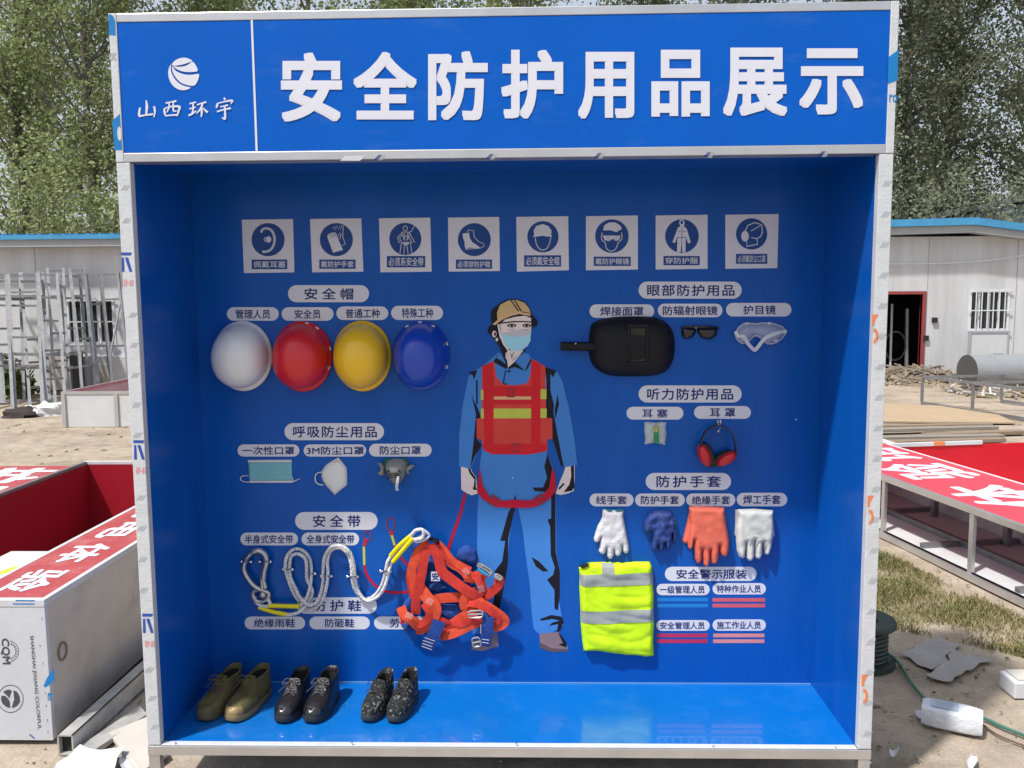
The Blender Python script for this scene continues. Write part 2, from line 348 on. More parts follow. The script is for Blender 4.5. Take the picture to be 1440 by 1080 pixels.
# brush-written company name: tapered strokes
m_ = MB(); STR = 0
def stroke(P, ws):
    global STR
    Q = spline([(a, b, 0) for a, b in P], 6); n = len(Q); L = []; R = []; STR += 1
    for i, q in enumerate(Q):
        d = Q[min(i + 1, n - 1)] - Q[max(i - 1, 0)]; d.normalize(); t = i / (n - 1) * (len(ws) - 1); k = min(int(t), len(ws) - 2); wd = ws[k] + (ws[k + 1] - ws[k]) * (t - k)
        wd *= .85; L.append((q.x - d.y * wd, q.y + d.x * wd)); R.append((q.x + d.y * wd, q.y - d.x * wd))
    y = HY - STR * .00004; vv = [at(140 + a / 4, b / 4, y) for a, b in L] + [at(140 + a / 4, b / 4, y) for a, b in R]
    m_.add(vv, [(i, i + 1, n + i + 1, n + i) for i in range(n - 1)], WHITEV)
for P, ws in [
    ([(262, 563), (266, 600), (262, 645)], (3, 9, 6)), ([(228, 605), (222, 640), (226, 655)], (6, 8, 6)), ([(222, 654), (255, 648), (300, 642)], (7, 5, 7)), ([(306, 598), (311, 625), (306, 660)], (7, 7, 3)),
    ([(372, 580), (400, 574), (432, 568)], (6, 4, 7)), ([(364, 612), (366, 635), (374, 655)], (6, 7, 3)), ([(362, 612), (400, 600), (448, 600), (444, 625), (436, 654)], (4, 5, 8, 7, 4)), ([(392, 575), (390, 605), (378, 632)], (4, 6, 3)), ([(415, 574), (414, 605), (418, 624), (434, 624)], (4, 6, 6, 3)), ([(372, 652), (400, 648), (440, 646)], (4, 5, 6)),
    ([(506, 584), (525, 578), (542, 574)], (5, 4, 6)), ([(526, 580), (526, 610), (520, 645)], (5, 6, 5)), ([(504, 612), (522, 608), (540, 602)], (4, 4, 5)), ([(500, 650), (520, 640), (545, 622)], (6, 7, 3)), ([(548, 590), (575, 580), (600, 574)], (5, 4, 7)), ([(580, 582), (568, 612), (544, 640)], (6, 7, 2)), ([(574, 604), (575, 630), (572, 658)], (5, 7, 4)), ([(582, 606), (594, 620), (608, 632)], (3, 6, 8)),
    ([(700, 548), (706, 562)], (4, 8)), ([(664, 580), (660, 596), (656, 608)], (5, 8, 3)), ([(664, 582), (700, 572), (745, 566), (738, 584)], (4, 4, 8, 3)), ([(678, 600), (700, 596), (722, 590)], (4, 4, 6)), ([(660, 628), (700, 616), (738, 608)], (5, 5, 7)), ([(704, 598), (706, 640), (704, 668), (688, 660)], (5, 7, 8, 2))]:
    stroke(P, ws)
m_.build('company_lettering', hp)
# printed film left on the frame: hatch marks, blue and orange marks
def film(name, draw, par):
    m = MB(); draw(m); return m.build(name, par)
FY = -.0008
def hatches(m, xl, xr, y0, y1, n, flat=False):
    for i in range(n):
        y = y0 + (y1 - y0) * i / (n - 1); x = xl + (xr - xl) * i / (n - 1)
        for k in range(3): m.poly([at(x - 5.5 + k * 3.4, y + 3.6, FY), at(x - 4.2 + k * 3.4, y + 3.6, FY), at(x + .8 + k * 3.4, y - 3.6, FY), at(x - .6 + k * 3.4, y - 3.6, FY)], HATCH)
def left_film(m):
    for (xa, ya, xb, yb, n) in ((175, 264, 177, 310, 2), (186, 443, 192, 612, 5), (197, 700, 201, 830, 4), (209, 942, 217, 1022, 3)): hatches(m, xa, xb, ya, yb, n)
    for x, y in ((170, 355), (187.5, 619), (200, 863)):
        m.poly([at(x, y, FY), at(x + 15, y, FY), at(x + 14, y + 4, FY), at(x, y + 4, FY)], BLUEP)
        m.poly([at(x + 1, y + 7, FY), at(x + 4, y + 7, FY), at(x + 5, y + 27, FY), at(x + 1, y + 27, FY)], BLUEP)
        m.poly([at(x + 5.5, y + 7, FY), at(x + 10, y + 7, FY), at(x + 16, y + 27, FY), at(x + 12, y + 27, FY)], BLUEP)
        text(m, 'INI', quad(x + 4, y + 38, x + 17, y + 47, FY), REDP, .02)
    m.poly([at(152.6, 20, -.002), at(156, 20, -.002), at(160, 24, -.002), at(162, 30, -.002), at(162.6, 50, -.002), at(152.8, 49, -.002)], FILMBLUE)
    m.poly([at(157.8, 170, -.002), at(168.5, 160, -.002), at(171.8, 211, -.002), at(161, 211, -.002)], FILMBLUE)
    m.disc(at(168, 188, -.0024), .007, .022, FILM); text(m, 'ot', quad(153, 73, 163, 85, -.002), GREYP, .02)
film('film_print', left_film, POSTS[0])
def right_film(m):
    for i in range(20):
        y = 258 + i * 43.0
        hatches(m, 1244.5 - (y - 258) * .0345, 0, y, y, 2) if False else None
        x = 1246 - (y - 258) * .035
        for k in range(3): m.poly([at(x - 6 + k * 3.6, y + 4, FY), at(x - 4.2 + k * 3.6, y + 4, FY), at(x + 1.4 + k * 3.6, y - 4, FY), at(x - .4 + k * 3.6, y - 4, FY)], HATCH)
    for x, y in ((1225.5, 448), (1219, 703), (1211, 955)):
        m.poly([at(x + 1, y - 6, FY), at(x + 10, y - 6, FY), at(x + 5, y + 3, FY), at(x + 4, y + 10, FY), at(x + 0.5, y + 10, FY)], ORANGEP)
        P = [at(x + 2 + 8 * math.sin(a), y + 24 - 11 * math.cos(a), FY) for a in np.linspace(.1, 3, 12)] + [at(x + 2 + 4.4 * math.sin(a), y + 24 - 6.5 * math.cos(a), FY) for a in np.linspace(3, .1, 12)]
        m.poly(P, ORANGEP)
    m.poly([at(1249.5, 80, -.002), at(1263.4, 70, -.002), at(1262.4, 113, -.002), at(1248.6, 118, -.002)], FILMBLUE)
    text(m, 'ro', quad(1250.5, 133, 1262, 144, -.002), FILMBLUE, .02)
film('film_print', right_film, POSTS[1])
def rail_film(m):
    for x in (533, 690, 842, 996, 1157):
        y = 221.5 - (x - 533) * .008
        for k in range(4): m.poly([at(x - 8 + k * 3.4, y + 4, -.0018), at(x - 6 + k * 3.4, y + 4, -.0018), at(x + 1.4 + k * 2.6, y - 4, -.0018), at(x - .2 + k * 2.6, y - 4, -.0018)], NAVY if k < 2 else GREYP)
    m.poly([at(478, 226, -.0018), at(506, 226, -.0018), at(514, 219, -.0018), at(486, 219, -.0018)], FILM)
film('film_print', rail_film, hf_)
for x, y in ((247, 1047), (495, 1046), (726, 1047), (1003, 1051.5), (1175, 1054)):
    m_ = MB(); m_.ball(at(x, y, .004) + Vector((0, 0, .004)), .004, SCREW, 8); m_.build('screw', booth, smooth=True)
for x, y in ((1178, 500), (721, 672), (1142, 962), (588, 880), (1120, 590)):
    m_ = MB(); m_.ball(at(x, y, D - .001), .0032, SCREW, 8, (1, .6, 1)); m_.build('screw', booth, smooth=True)

# label plates
def plate(body, bx, tx, ty=None, sp=1.0):
    x0, y0, x1, y1 = bx; m = MB(); h = y1 - y0; r = h / 2; cy = (y0 + y1) / 2; P = []
    sk = -.010 * (x1 - x0)
    for a in np.linspace(-90, 90, 12): P.append((x1 - r + r * math.cos(math.radians(a)), cy + r * math.sin(math.radians(a))))
    for a in np.linspace(90, 270, 12): P.append((x0 + r + r * math.cos(math.radians(a)), cy + r * math.sin(math.radians(a))))
    m.poly([WP(a, b, .0008) for a, b in P], WHITEV)
    t0, t1 = ty if ty else (y0 + h * .17, y1 - h * .15)
    o = m.build('label_plate', booth); o['label'] = 'white rounded plate reading ' + body
    m = MB(); text(m, body, [WP(tx[0], t1, .0014), WP(tx[1], t1, .0014), WP(tx[1], t0, .0014), WP(tx[0], t0, .0014)], NAVY, .017, sp); m.build('lettering', o); return o
for b, bx, tx, sp in [('安全帽', (405, 401, 519, 425), (428, 497), 1.5), ('眼部防护用品', (898, 396, 1043, 420), (910, 1033), 1.15), ('呼吸防尘用品', (400, 595, 540, 619), (412, 530), 1.15),
    ('听力防护用品', (898, 542, 1043, 566), (910, 1031), 1.15), ('防护手套', (908, 665, 1028, 689), (923, 1014), 1.3), ('安全带', (415, 720, 531, 745), (440, 507), 1.5), ('防护鞋', (417, 840, 530, 863), (440, 508), 1.5), ('安全警示服装', (935, 797, 1064, 817), (951, 1050), 1),
    ('管理人员', (319, 432, 392, 451), (331, 380), 1), ('安全员', (396, 432, 469, 451), (414, 451), 1), ('普通工种', (473, 431, 546, 450), (486, 534), 1), ('特殊工种', (550, 430, 623, 450), (565, 609), 1),
    ('焊接面罩', (829, 428, 920, 447), (844, 905), 1), ('防辐射眼镜', (925, 427, 1016, 446), (932, 1009), 1), ('护目镜', (1021, 426, 1113, 445), (1045, 1091), 1),
    ('一次性口罩', (334, 625, 421, 642), (341, 414), 1), ('3M防尘口罩', (427, 625, 515, 642), (431, 512), 1), ('防尘口罩', (519, 624, 607, 642), (534, 592), 1),
    ('耳塞', (881, 572, 961, 590), (903, 939), 1.6), ('耳罩', (976, 571, 1056, 589), (998, 1034), 1.6),
    ('线手套', (829, 694, 891, 712), (838, 882), 1), ('防护手套', (893, 694, 963, 712), (901, 955), 1), ('绝缘手套', (965, 694, 1034, 712), (973, 1027), 1), ('焊工手套', (1036, 693, 1107, 712), (1045, 1098), 1),
    ('半身式安全带', (338, 749, 419, 767), (344, 412), 1), ('全身式安全带', (424, 749, 505, 767), (431, 498), 1),
    ('绝缘雨鞋', (344, 867, 429, 885), (357, 415), 1), ('防砸鞋', (435, 867, 520, 885), (457, 498), 1), ('劳保鞋', (526, 867, 610, 885), (548, 592), 1),
    ('一级管理人员', (923, 821, 998, 837), (928, 991), 1), ('特种作业人员', (1002, 820, 1077, 836), (1008, 1070), 1), ('安全管理人员', (923, 872, 998, 887), (928, 991), 1), ('施工作业人员', (1002, 871, 1077, 887), (1008, 1070), 1)]:
    plate(b, bx, tx, None, sp)
for col, x0, x1, ys_, lb in [((.0, .2, .62, 1), 924, 996, (840.5, 849), 'light blue'), ((.62, .1, .14, 1), 1002, 1076, (841, 849), 'pinkish red'), ((.5, .02, .09, 1), 924, 995, (891, 899), 'crimson'), ((.68, .25, .25, 1), 1003, 1075, (891, 899), 'salmon')]:
    mm = mat('swatch_' + lb.replace(' ', '_'), col, .45); m = MB()
    for y in ys_: m.poly([WP(x0, y, .0008), WP(x1, y, .0008), WP(x1, y + 5.2, .0008), WP(x0, y + 5.2, .0008)], mm)
    m.build('colour_stripes', booth)['label'] = 'pair of ' + lb + ' stripes under a name plate'

# eight square safety signs
LITE = mat('sign_line_print', (.55, .58, .68, 1), .45)
def sticker(corners, cc, r, cap, body, draw):
    m = MB(); m.poly([WP(a, b, .0008) for a, b in corners], WHITEV)
    m.poly([WP(cc[0] + r * math.cos(a), cc[1] + r * math.sin(a), .0013) for a in np.linspace(0, 2 * math.pi, 40)[:-1]], SIGNBLUE)
    x0, y0, x1, y1 = cap; m.poly([WP(x0, y0, .0013), WP(x1, y0, .0013), WP(x1, y1, .0013), WP(x0, y1, .0013)], SIGNBLUE)
    o = m.build('safety_sign', booth); o['label'] = 'square white sign with blue disc captioned ' + body
    m = MB(); text(m, body, [WP(x0 + 2.5, y1 - 2, .0018), WP(x1 - 2.5, y1 - 2, .0018), WP(x1 - 2.5, y0 + 2, .0018), WP(x0 + 2.5, y0 + 2, .0018)], WHITEV, .01); m.build('lettering', o)
    m = MB(); n = [0]
    def line(P, w=1.2, mm=WHITEV, sm=0):
        n[0] += 1; lf = .0018 + n[0] * .00012
        Q = [Vector((a, b, 0)) for a, b in P]
        if sm: Q = spline([(a, b, 0) for a, b in P], sm)
        k = len(Q); L = []; R = []
        for i, q in enumerate(Q):
            d = Q[min(i + 1, k - 1)] - Q[max(i - 1, 0)]; d.normalize(); L.append(WP(q.x - d.y * w / 2, q.y + d.x * w / 2, lf)); R.append(WP(q.x + d.y * w / 2, q.y - d.x * w / 2, lf))
        m.add(L + R, [(i, i + 1, k + i + 1, k + i) for i in range(k - 1)], mm)
    def fill(P, mm=WHITEV):
        n[0] += 1; m.poly([WP(a, b, .0018 + n[0] * .00012) for a, b in P], mm)
    draw(line, fill); m.build('pictogram', o)
q1 = lambda x, y: (330 + x / 7.579, 300 + y / 7.579)
q3 = lambda x, y: (520 + x / 7.2, 300 + y / 7.2)
q5 = lambda x, y: (710 + x / 3.512, 290 + y / 3.512)
mp_ = lambda q, P: [q(*p) for p in P]
def ell(cx, cy, rx, ry, n=16, a0=0, a1=360): return [(cx + rx * math.cos(math.radians(a)), cy + ry * math.sin(math.radians(a))) for a in np.linspace(a0, a1, n)]
def d1(l, f):
    l(mp_(q1, [(280, 205), (300, 170), (345, 160), (395, 185), (423, 250), (420, 320), (395, 375), (350, 405), (295, 410)]), 3.4, LITE, 6)
    f(mp_(q1, ell(362, 278, 28, 34))); l(mp_(q1, ell(345, 278, 22, 28, 9, 110, 250)), .8, LITE); l(mp_(q1, ell(335, 278, 22, 28, 9, 120, 240)), .8, LITE)
def d2(l, f):
    f(mp_(q1, [(985, 240), (1000, 230), (1005, 215), (1018, 222), (1022, 205), (1038, 215), (1045, 198), (1062, 212), (1068, 200), (1082, 215), (1110, 290), (1155, 390), (1048, 420), (1020, 340), (1000, 290)]))
    for a in ((1018, 225, 1035, 262), (1042, 215, 1062, 258), (1064, 212, 1084, 250)): l(mp_(q1, [a[:2], a[2:]]), .9, SIGNBLUE)
    l(mp_(q1, [(1050, 165), (1060, 135), (1075, 180), (1085, 130), (1105, 175), (1115, 130), (1130, 180), (1138, 132), (1158, 135), (1152, 250), (1180, 330), (1145, 340)]), 1.1, LITE)
    l(mp_(q1, [(1100, 250), (1120, 210), (1138, 215), (1120, 275)]), 1, LITE)
def d3(l, f):
    l(mp_(q3, ell(360, 152, 22, 24)), 1.1, LITE)
    for P in ([(455, 120), (420, 185), (385, 195)], [(330, 195), (280, 245), (300, 300)], [(330, 220), (300, 250), (320, 290)], [(400, 195), (455, 295)], [(395, 230), (430, 305)], [(330, 195), (345, 270), (385, 270), (400, 195)], [(345, 232), (390, 232)], [(350, 200), (352, 265)], [(380, 200), (380, 265)],
              [(322, 290), (305, 405)], [(350, 330), (345, 415)], [(408, 290), (428, 405)], [(378, 330), (388, 415)], [(320, 190), (400, 190)]): l(mp_(q3, P), 1.1, LITE)
    f(mp_(q3, [(325, 290), (405, 290), (395, 312), (365, 332), (340, 315)]), LITE)
def d4(l, f):
    f(mp_(q3, [(940, 205), (1005, 195), (1010, 245), (1035, 290), (1090, 325), (1115, 345), (1105, 360), (1040, 350), (1010, 345), (975, 362), (962, 340), (960, 290), (945, 250)]), WHITEV)
    l(mp_(q3, [(985, 185), (1000, 170), (1050, 172), (1058, 240), (1100, 285), (1155, 310), (1160, 330), (1120, 352), (970, 365)]), 1, LITE)
    f(mp_(q3, [(1090, 320), (1115, 290), (1125, 320)]), SIGNBLUE)
def d5(l, f):
    f(mp_(q5, [(145, 140), (142, 120), (155, 98), (185, 88), (215, 98), (230, 120), (228, 140), (233, 152), (185, 146), (138, 152)]))
    l(mp_(q5, [(150, 155), (155, 185), (170, 210), (187, 216), (205, 210), (220, 185), (226, 155)]), 1.3, LITE, 4)
def d6(l, f):
    f(mp_(q5, [(485, 120), (490, 95), (515, 80), (545, 80), (570, 95), (578, 112), (550, 128), (520, 118)]))
    f(mp_(q5, [(484, 145), (570, 145), (566, 165), (548, 172), (533, 160), (515, 172), (492, 168)]))
    for c in (510, 549): f(mp_(q5, ell(c, 157, 14, 11)), LITE)
    l(mp_(q5, [(480, 130), (478, 165), (495, 180), (502, 208), (525, 222), (548, 210), (560, 180), (578, 160), (576, 130)]), 1.3, LITE, 4)
def d7(l, f):
    f(mp_(q5, [(855, 105), (868, 98), (860, 85), (864, 70), (875, 64), (886, 72), (888, 88), (882, 100), (897, 108), (918, 180), (905, 184), (893, 150), (892, 228), (876, 228), (872, 190), (868, 228), (850, 228), (852, 150), (840, 182), (827, 178)]))
    f(mp_(q5, ell(874, 80, 7, 9)), SIGNBLUE); l(mp_(q5, [(874, 105), (874, 228)]), .8, SIGNBLUE); l(mp_(q5, [(852, 155), (893, 155)]), .8, SIGNBLUE); l(mp_(q5, [(856, 125), (868, 125)]), .8, SIGNBLUE); l(mp_(q5, [(880, 125), (892, 125)]), .8, SIGNBLUE)
def d8(l, f):
    l(mp_(q5, [(1185, 125), (1200, 95), (1235, 80), (1268, 92), (1272, 130), (1262, 150), (1245, 160), (1248, 188), (1193, 198), (1196, 175)]), 1.6, LITE)
    f(mp_(q5, ell(1186, 148, 19, 27))); l(mp_(q5, [(1215, 122), (1262, 96)]), 1.3, LITE); l(mp_(q5, [(1215, 155), (1245, 160)]), 1.2, LITE)
for a in [(((340, 309), (412, 308), (414, 383), (343, 384)), (377, 337), 23.3, (354, 365, 404, 378.5), '佩戴耳塞', d1), (((436, 308), (508, 307), (511, 382), (439, 383)), (473, 337), 23.3, (449, 365, 500, 378), '戴防护手套', d2),
          (((533, 307), (605, 306), (607, 382), (535, 383)), (570, 336), 22.6, (544, 360, 598, 376), '必须系安全带', d3), (((630, 306), (702, 305), (703, 381), (631, 382)), (667, 337), 23.2, (641, 365, 692, 378), '必须穿防护鞋', d4),
          (((726, 305), (799, 304), (800, 380), (727, 382)), (763.5, 333), 22, (737, 359, 789, 375), '必须戴安全帽', d5), (((824, 304), (897, 303), (897, 379), (824, 380)), (860.5, 332), 23.6, (835, 361, 887, 374), '戴防护眼镜', d6),
          (((922, 303), (995, 302), (995, 378), (922, 379)), (959, 332), 23.7, (933, 360, 984, 373), '穿防护服', d7), (((1020, 302), (1095, 301), (1093, 377), (1020, 378)), (1057, 329), 22, (1035, 357, 1079, 371), '必须戴防尘口罩', d8)]: sticker(*a)

# the worker printed on the back wall: flat coloured shapes
def figure():
    m = MB(); n = [0]
    A = lambda x, y: (620 + x / 4.155, 400 + y / 4.155); Bq = lambda x, y: (620 + x / 3.482, 620 + y / 3.482)
    def P(q, pts, mm):
        n[0] += 1; lf = .0006 + n[0] * .00007; m.poly([WP(*q(*p), lf) for p in pts], mm)
    def O(q, cx, cy, rx, ry, mm): P(q, ell(cx, cy, rx, ry, 20)[:-1], mm)
    def fr(q, x0, y0, x1, y1, w, mm, rot=0):
        cx, cy = (x0 + x1) / 2, (y0 + y1) / 2; c, s = math.cos(rot), math.sin(rot)
        for a in ((x0, y0, x1, y0 + w), (x0, y1 - w, x1, y1), (x0, y0 + w, x0 + w, y1 - w), (x1 - w, y0 + w, x1, y1 - w)):
            P(q, [(cx + (x - cx) * c - (y - cy) * s, cy + (x - cx) * s + (y - cy) * c) for x, y in ((a[0], a[1]), (a[2], a[1]), (a[2], a[3]), (a[0], a[3]))], mm)
    # legs
    P(Bq, [(150, 985), (275, 925), (282, 1005), (200, 1030), (150, 1022)], PSHOE)
    P(Bq, [(200, 60), (188, 180), (180, 330), (176, 590), (165, 800), (155, 945), (275, 940), (280, 860), (310, 700), (325, 600), (335, 480), (352, 350), (365, 262), (372, 300), (400, 430), (415, 560), (435, 700), (445, 850), (455, 920), (480, 945), (545, 938), (600, 905), (590, 850), (575, 760), (582, 640), (565, 540), (562, 290), (558, 240), (548, 130), (520, 60)], PSHIRT)
    P(Bq, [(362, 262), (370, 300), (350, 380), (330, 480), (328, 600), (310, 700), (300, 760), (280, 860), (278, 930), (262, 935), (255, 800), (272, 680), (262, 640), (300, 590), (315, 490), (290, 490), (305, 440), (330, 350), (355, 310)], PBLK)
    P(Bq, [(520, 60), (545, 130), (560, 260), (562, 540), (582, 640), (582, 760), (572, 832), (556, 820), (556, 730), (520, 680), (550, 655), (558, 620), (538, 560), (535, 420), (522, 385), (540, 380), (540, 270), (510, 250), (460, 246), (448, 228), (500, 228), (520, 180), (495, 80), (480, 60)], PBLK)
    P(Bq, [(443, 568), (480, 590), (527, 638), (500, 640), (465, 615)], PBLK)
    P(Bq, [(486, 872), (540, 852), (590, 860), (602, 885), (585, 930), (568, 935), (574, 897), (528, 906), (545, 890), (582, 880), (545, 872), (490, 881)], PBLK)
    P(Bq, [(483, 945), (560, 937), (578, 935), (590, 975), (622, 1010), (620, 1030), (540, 1032), (485, 1012)], PSHOE)
    P(Bq, [(572, 935), (600, 965), (616, 992), (614, 1012), (575, 998), (598, 990), (590, 975)], PBLK)
    P(Bq, [(483, 985), (540, 1015), (620, 1020), (620, 1032), (540, 1034), (485, 1014)], mat('print_sole', (.12, .085, .1, 1), .45))
    # hands
    P(Bq, [(98, 122), (142, 122), (152, 150), (172, 178), (180, 258), (150, 266), (125, 255), (100, 238)], PSKIN)
    P(Bq, [(130, 130), (142, 130), (150, 152), (170, 178), (172, 230), (182, 240), (160, 240), (148, 215), (160, 232), (164, 190), (140, 158)], PBLK)
    P(Bq, [(655, 120), (612, 120), (600, 160), (582, 200), (562, 258), (585, 265), (620, 258), (650, 245), (655, 190)], PSKIN)
    P(Bq, [(652, 122), (636, 122), (638, 175), (628, 215), (600, 252), (640, 245), (653, 230)], PBLK)
    P(Bq, [(600, 205), (606, 212), (580, 240), (575, 232)], PBLK)
    # shirt
    P(A, [(240, 480), (340, 395), (388, 480), (480, 395), (530, 430), (615, 490), (620, 1000), (600, 1080), (225, 1080), (240, 960)], PSHIRT)
    P(A, [(160, 540), (190, 505), (240, 480), (250, 600), (240, 780), (212, 790), (212, 900), (238, 930), (205, 1000), (175, 1078), (105, 1062), (107, 880), (125, 720)], PSHIRT)
    P(A, [(610, 490), (680, 510), (712, 570), (748, 720), (780, 900), (797, 1055), (722, 1068), (690, 960), (655, 900), (645, 790), (605, 780)], PSHIRT)
    P(A, [(178, 640), (198, 690), (215, 720), (236, 780), (214, 790), (212, 905), (240, 935), (195, 1010), (172, 1078), (190, 930), (197, 850), (205, 760)], PBLK)
    P(A, [(620, 490), (640, 520), (640, 620), (660, 700), (658, 750), (690, 920), (716, 1062), (704, 1066), (662, 930), (652, 905), (645, 785), (612, 780)], PBLK)
    P(A, [(682, 640), (690, 700), (668, 790), (664, 740)], PBLK)
    P(A, [(605, 480), (675, 505), (655, 545), (640, 520), (632, 600), (618, 560)], PBLK); P(A, [(162, 515), (192, 505), (212, 500), (195, 555), (185, 530)], PBLK)
    P(A, [(205, 560), (215, 560), (215, 700), (206, 700)], PBLK)
    # vest
    P(A, [(240, 480), (300, 450), (312, 450), (325, 540), (360, 580), (430, 590), (500, 580), (520, 540), (530, 432), (610, 480), (615, 780), (650, 782), (652, 902), (622, 905), (622, 970), (575, 985), (500, 995), (300, 992), (250, 970), (237, 905), (210, 900), (208, 785), (237, 780)], PORG)
    for b, mm in (((233, 615, 250, 675), PYEL), ((582, 612, 617, 670), PYEL), ((305, 655, 527, 672), PCREAM), ((305, 725, 527, 782), PYEL), ((233, 725, 252, 782), PYEL), ((582, 725, 618, 780), PYEL)):
        P(A, [(b[0], b[1]), (b[2], b[1]), (b[2], b[3]), (b[0], b[3])], mm)
    P(A, [(245, 475), (303, 452), (310, 560), (307, 980), (255, 975)], PRED); P(A, [(528, 440), (582, 468), (582, 978), (528, 985)], PRED)
    P(A, [(307, 595), (528, 595), (528, 652), (307, 652)], PRED); P(A, [(307, 676), (528, 676), (528, 700), (307, 700)], PRED)
    P(A, [(240, 935), (620, 930), (615, 975), (500, 993), (300, 992), (250, 970)], PRED)
    PBK = mat('print_buckle', (.25, .04, .05, 1), .45); fr(A, 388, 605, 430, 660, 7, PBK); fr(A, 413, 930, 455, 982, 7, PBK); P(A, [(405, 628), (430, 628), (430, 636), (405, 636)], PBK)
    # collar
    P(A, [(330, 412), (388, 478), (380, 494), (308, 452)], PBLK); P(A, [(348, 400), (385, 470), (345, 440), (322, 428)], PSHIRT)
    P(A, [(385, 482), (430, 452), (490, 505), (430, 482), (398, 494)], PBLK); P(A, [(480, 398), (515, 405), (525, 432), (488, 498), (440, 452)], PSHIRT)
    P(A, [(525, 432), (530, 440), (505, 495), (492, 505)], PBLK); P(A, [(376, 500), (381, 500), (367, 580), (361, 580)], PBLK); O(A, 397, 507, 9, 6, PBLK); O(A, 377, 582, 8, 4, PBLK)
    # head
    P(A, [(335, 118), (375, 92), (435, 84), (490, 100), (520, 140), (528, 170), (548, 195), (565, 210), (562, 240), (540, 250), (525, 248), (515, 340), (488, 390), (395, 478), (384, 480), (370, 430), (345, 370), (320, 330), (295, 300), (272, 280), (280, 245), (300, 235), (290, 190), (297, 150)], PBLK)
    P(A, [(388, 385), (482, 385), (430, 452), (393, 486), (386, 440)], PSKIN)
    for L in ((405, 400, 415, 435), (425, 395, 412, 425), (440, 420, 418, 445)): P(A, [(L[0], L[1]), (L[0] + 4, L[1]), (L[2] + 4, L[3]), (L[2], L[3])], PBLK)
    P(A, [(346, 232), (375, 205), (430, 190), (490, 182), (527, 196), (527, 290), (505, 350), (470, 385), (415, 385), (380, 365), (358, 325)], PSKIN)
    P(A, [(355, 288), (400, 298), (450, 306), (500, 296), (524, 282), (525, 325), (506, 360), (472, 386), (420, 389), (385, 370), (362, 335)], PMASK)
    P(A, [(356, 288), (400, 272), (470, 262), (526, 268), (524, 284), (500, 298), (450, 308), (400, 300)], mat('print_mask_top', (.5, .5, .56, 1), .45))
    P(A, [(352, 222), (420, 214), (480, 213), (527, 216), (527, 223), (480, 220), (420, 222), (352, 230)], PBLK)
    for cx, rx in ((414, 27), (501, 25)):
        O(A, cx, 240, rx, 11, PBLK); O(A, cx, 241, rx * .62, 6, PSKIN); O(A, cx, 241, 8, 7, PBLK); P(A, [(cx - rx, 258), (cx, 264), (cx + rx, 256), (cx, 267)], PBLK)
    O(A, 312, 290, 13, 20, PSKIN); O(A, 327, 322, 8, 10, PSKIN); O(A, 316, 290, 6, 12, PBLK)
    P(A, [(330, 232), (341, 232), (352, 290), (372, 345), (400, 385), (393, 390), (364, 352), (342, 300)], mat('print_strap', (.72, .7, .72, 1), .45))
    P(A, [(378, 400), (386, 395), (386, 440), (378, 430)], PSKIN)
    P(A, [(330, 205), (328, 165), (345, 120), (390, 95), (440, 90), (490, 108), (515, 140), (524, 168), (480, 158), (420, 170), (370, 190), (335, 215)], PAINT_TAN)
    P(A, [(302, 232), (340, 200), (400, 174), (460, 160), (525, 172), (522, 184), (460, 172), (410, 184), (360, 205), (315, 238)], PCREAM)
    for a, b in ((405, 452), (426, 467)): P(A, [(a, 92), (a + 8, 92), (b + 6, 155), (b - 2, 157)], PBLK)
    # leg straps
    P(Bq, [(190, 130), (205, 220), (240, 275), (300, 293), (362, 288), (430, 292), (490, 275), (530, 228), (545, 130), (560, 170), (562, 245), (532, 285), (480, 318), (430, 328), (330, 328), (260, 322), (200, 282), (178, 250)], PDRED)
    fr(Bq, 235, 268, 278, 316, 8, PBK, .5); fr(Bq, 465, 264, 508, 310, 8, PBK, -.5)
    o = m.build('printed_figure', booth); o['label'] = 'flat printed drawing of a masked worker in a hard hat, blue clothes and orange vest'
    # printed red safety line with two loops
    m2 = MB(); k = [0]
    def line(P_, wd, mm, lf0=.0009):
        k[0] += 1; lf = lf0 + k[0] * .0001
        Q = spline([(a, b, 0) for a, b in P_], 6); N = len(Q); L = []; R = []
        for i, q in enumerate(Q):
            d = Q[min(i + 1, N - 1)] - Q[max(i - 1, 0)]; d.normalize(); L.append(WP(q.x - d.y * wd / 2, q.y + d.x * wd / 2, lf)); R.append(WP(q.x + d.y * wd / 2, q.y - d.x * wd / 2, lf))
        m2.add(L + R, [(i, i + 1, N + i + 1, N + i) for i in range(N - 1)], mm)
    E_ = lambda P_: [(320 + x / 3.6, 720 + y / 3.6) for x, y in P_]
    line([(654, 694), (648, 720), (637, 752), (630, 775), (625, 800)], 4.2, PDRED)
    line(E_([(692, 265), (702, 310), (740, 365), (800, 400), (860, 408), (930, 402)]), 3.6, PDRED); line(E_([(845, 165), (865, 215), (885, 240), (925, 285)]), 3.2, PDRED)
    line(E_([(690, 175), (692, 268)]), 3.4, PYEL); line(E_([(830, 115), (846, 168)]), 3.4, PYEL)
    line(E_([(692, 172), (697, 150), (704, 135)]), 4.5, PRED); line(E_([(830, 118), (828, 92)]), 4.5, PRED)
    for c in ((707, 122, 18, 26), (825, 62, 20, 34)): line(E_(ell(*c, 20)), 1.5, PBK)
    m2.build('printed_lanyard', booth)['label'] = 'printed red safety line with two loop ends'
figure()

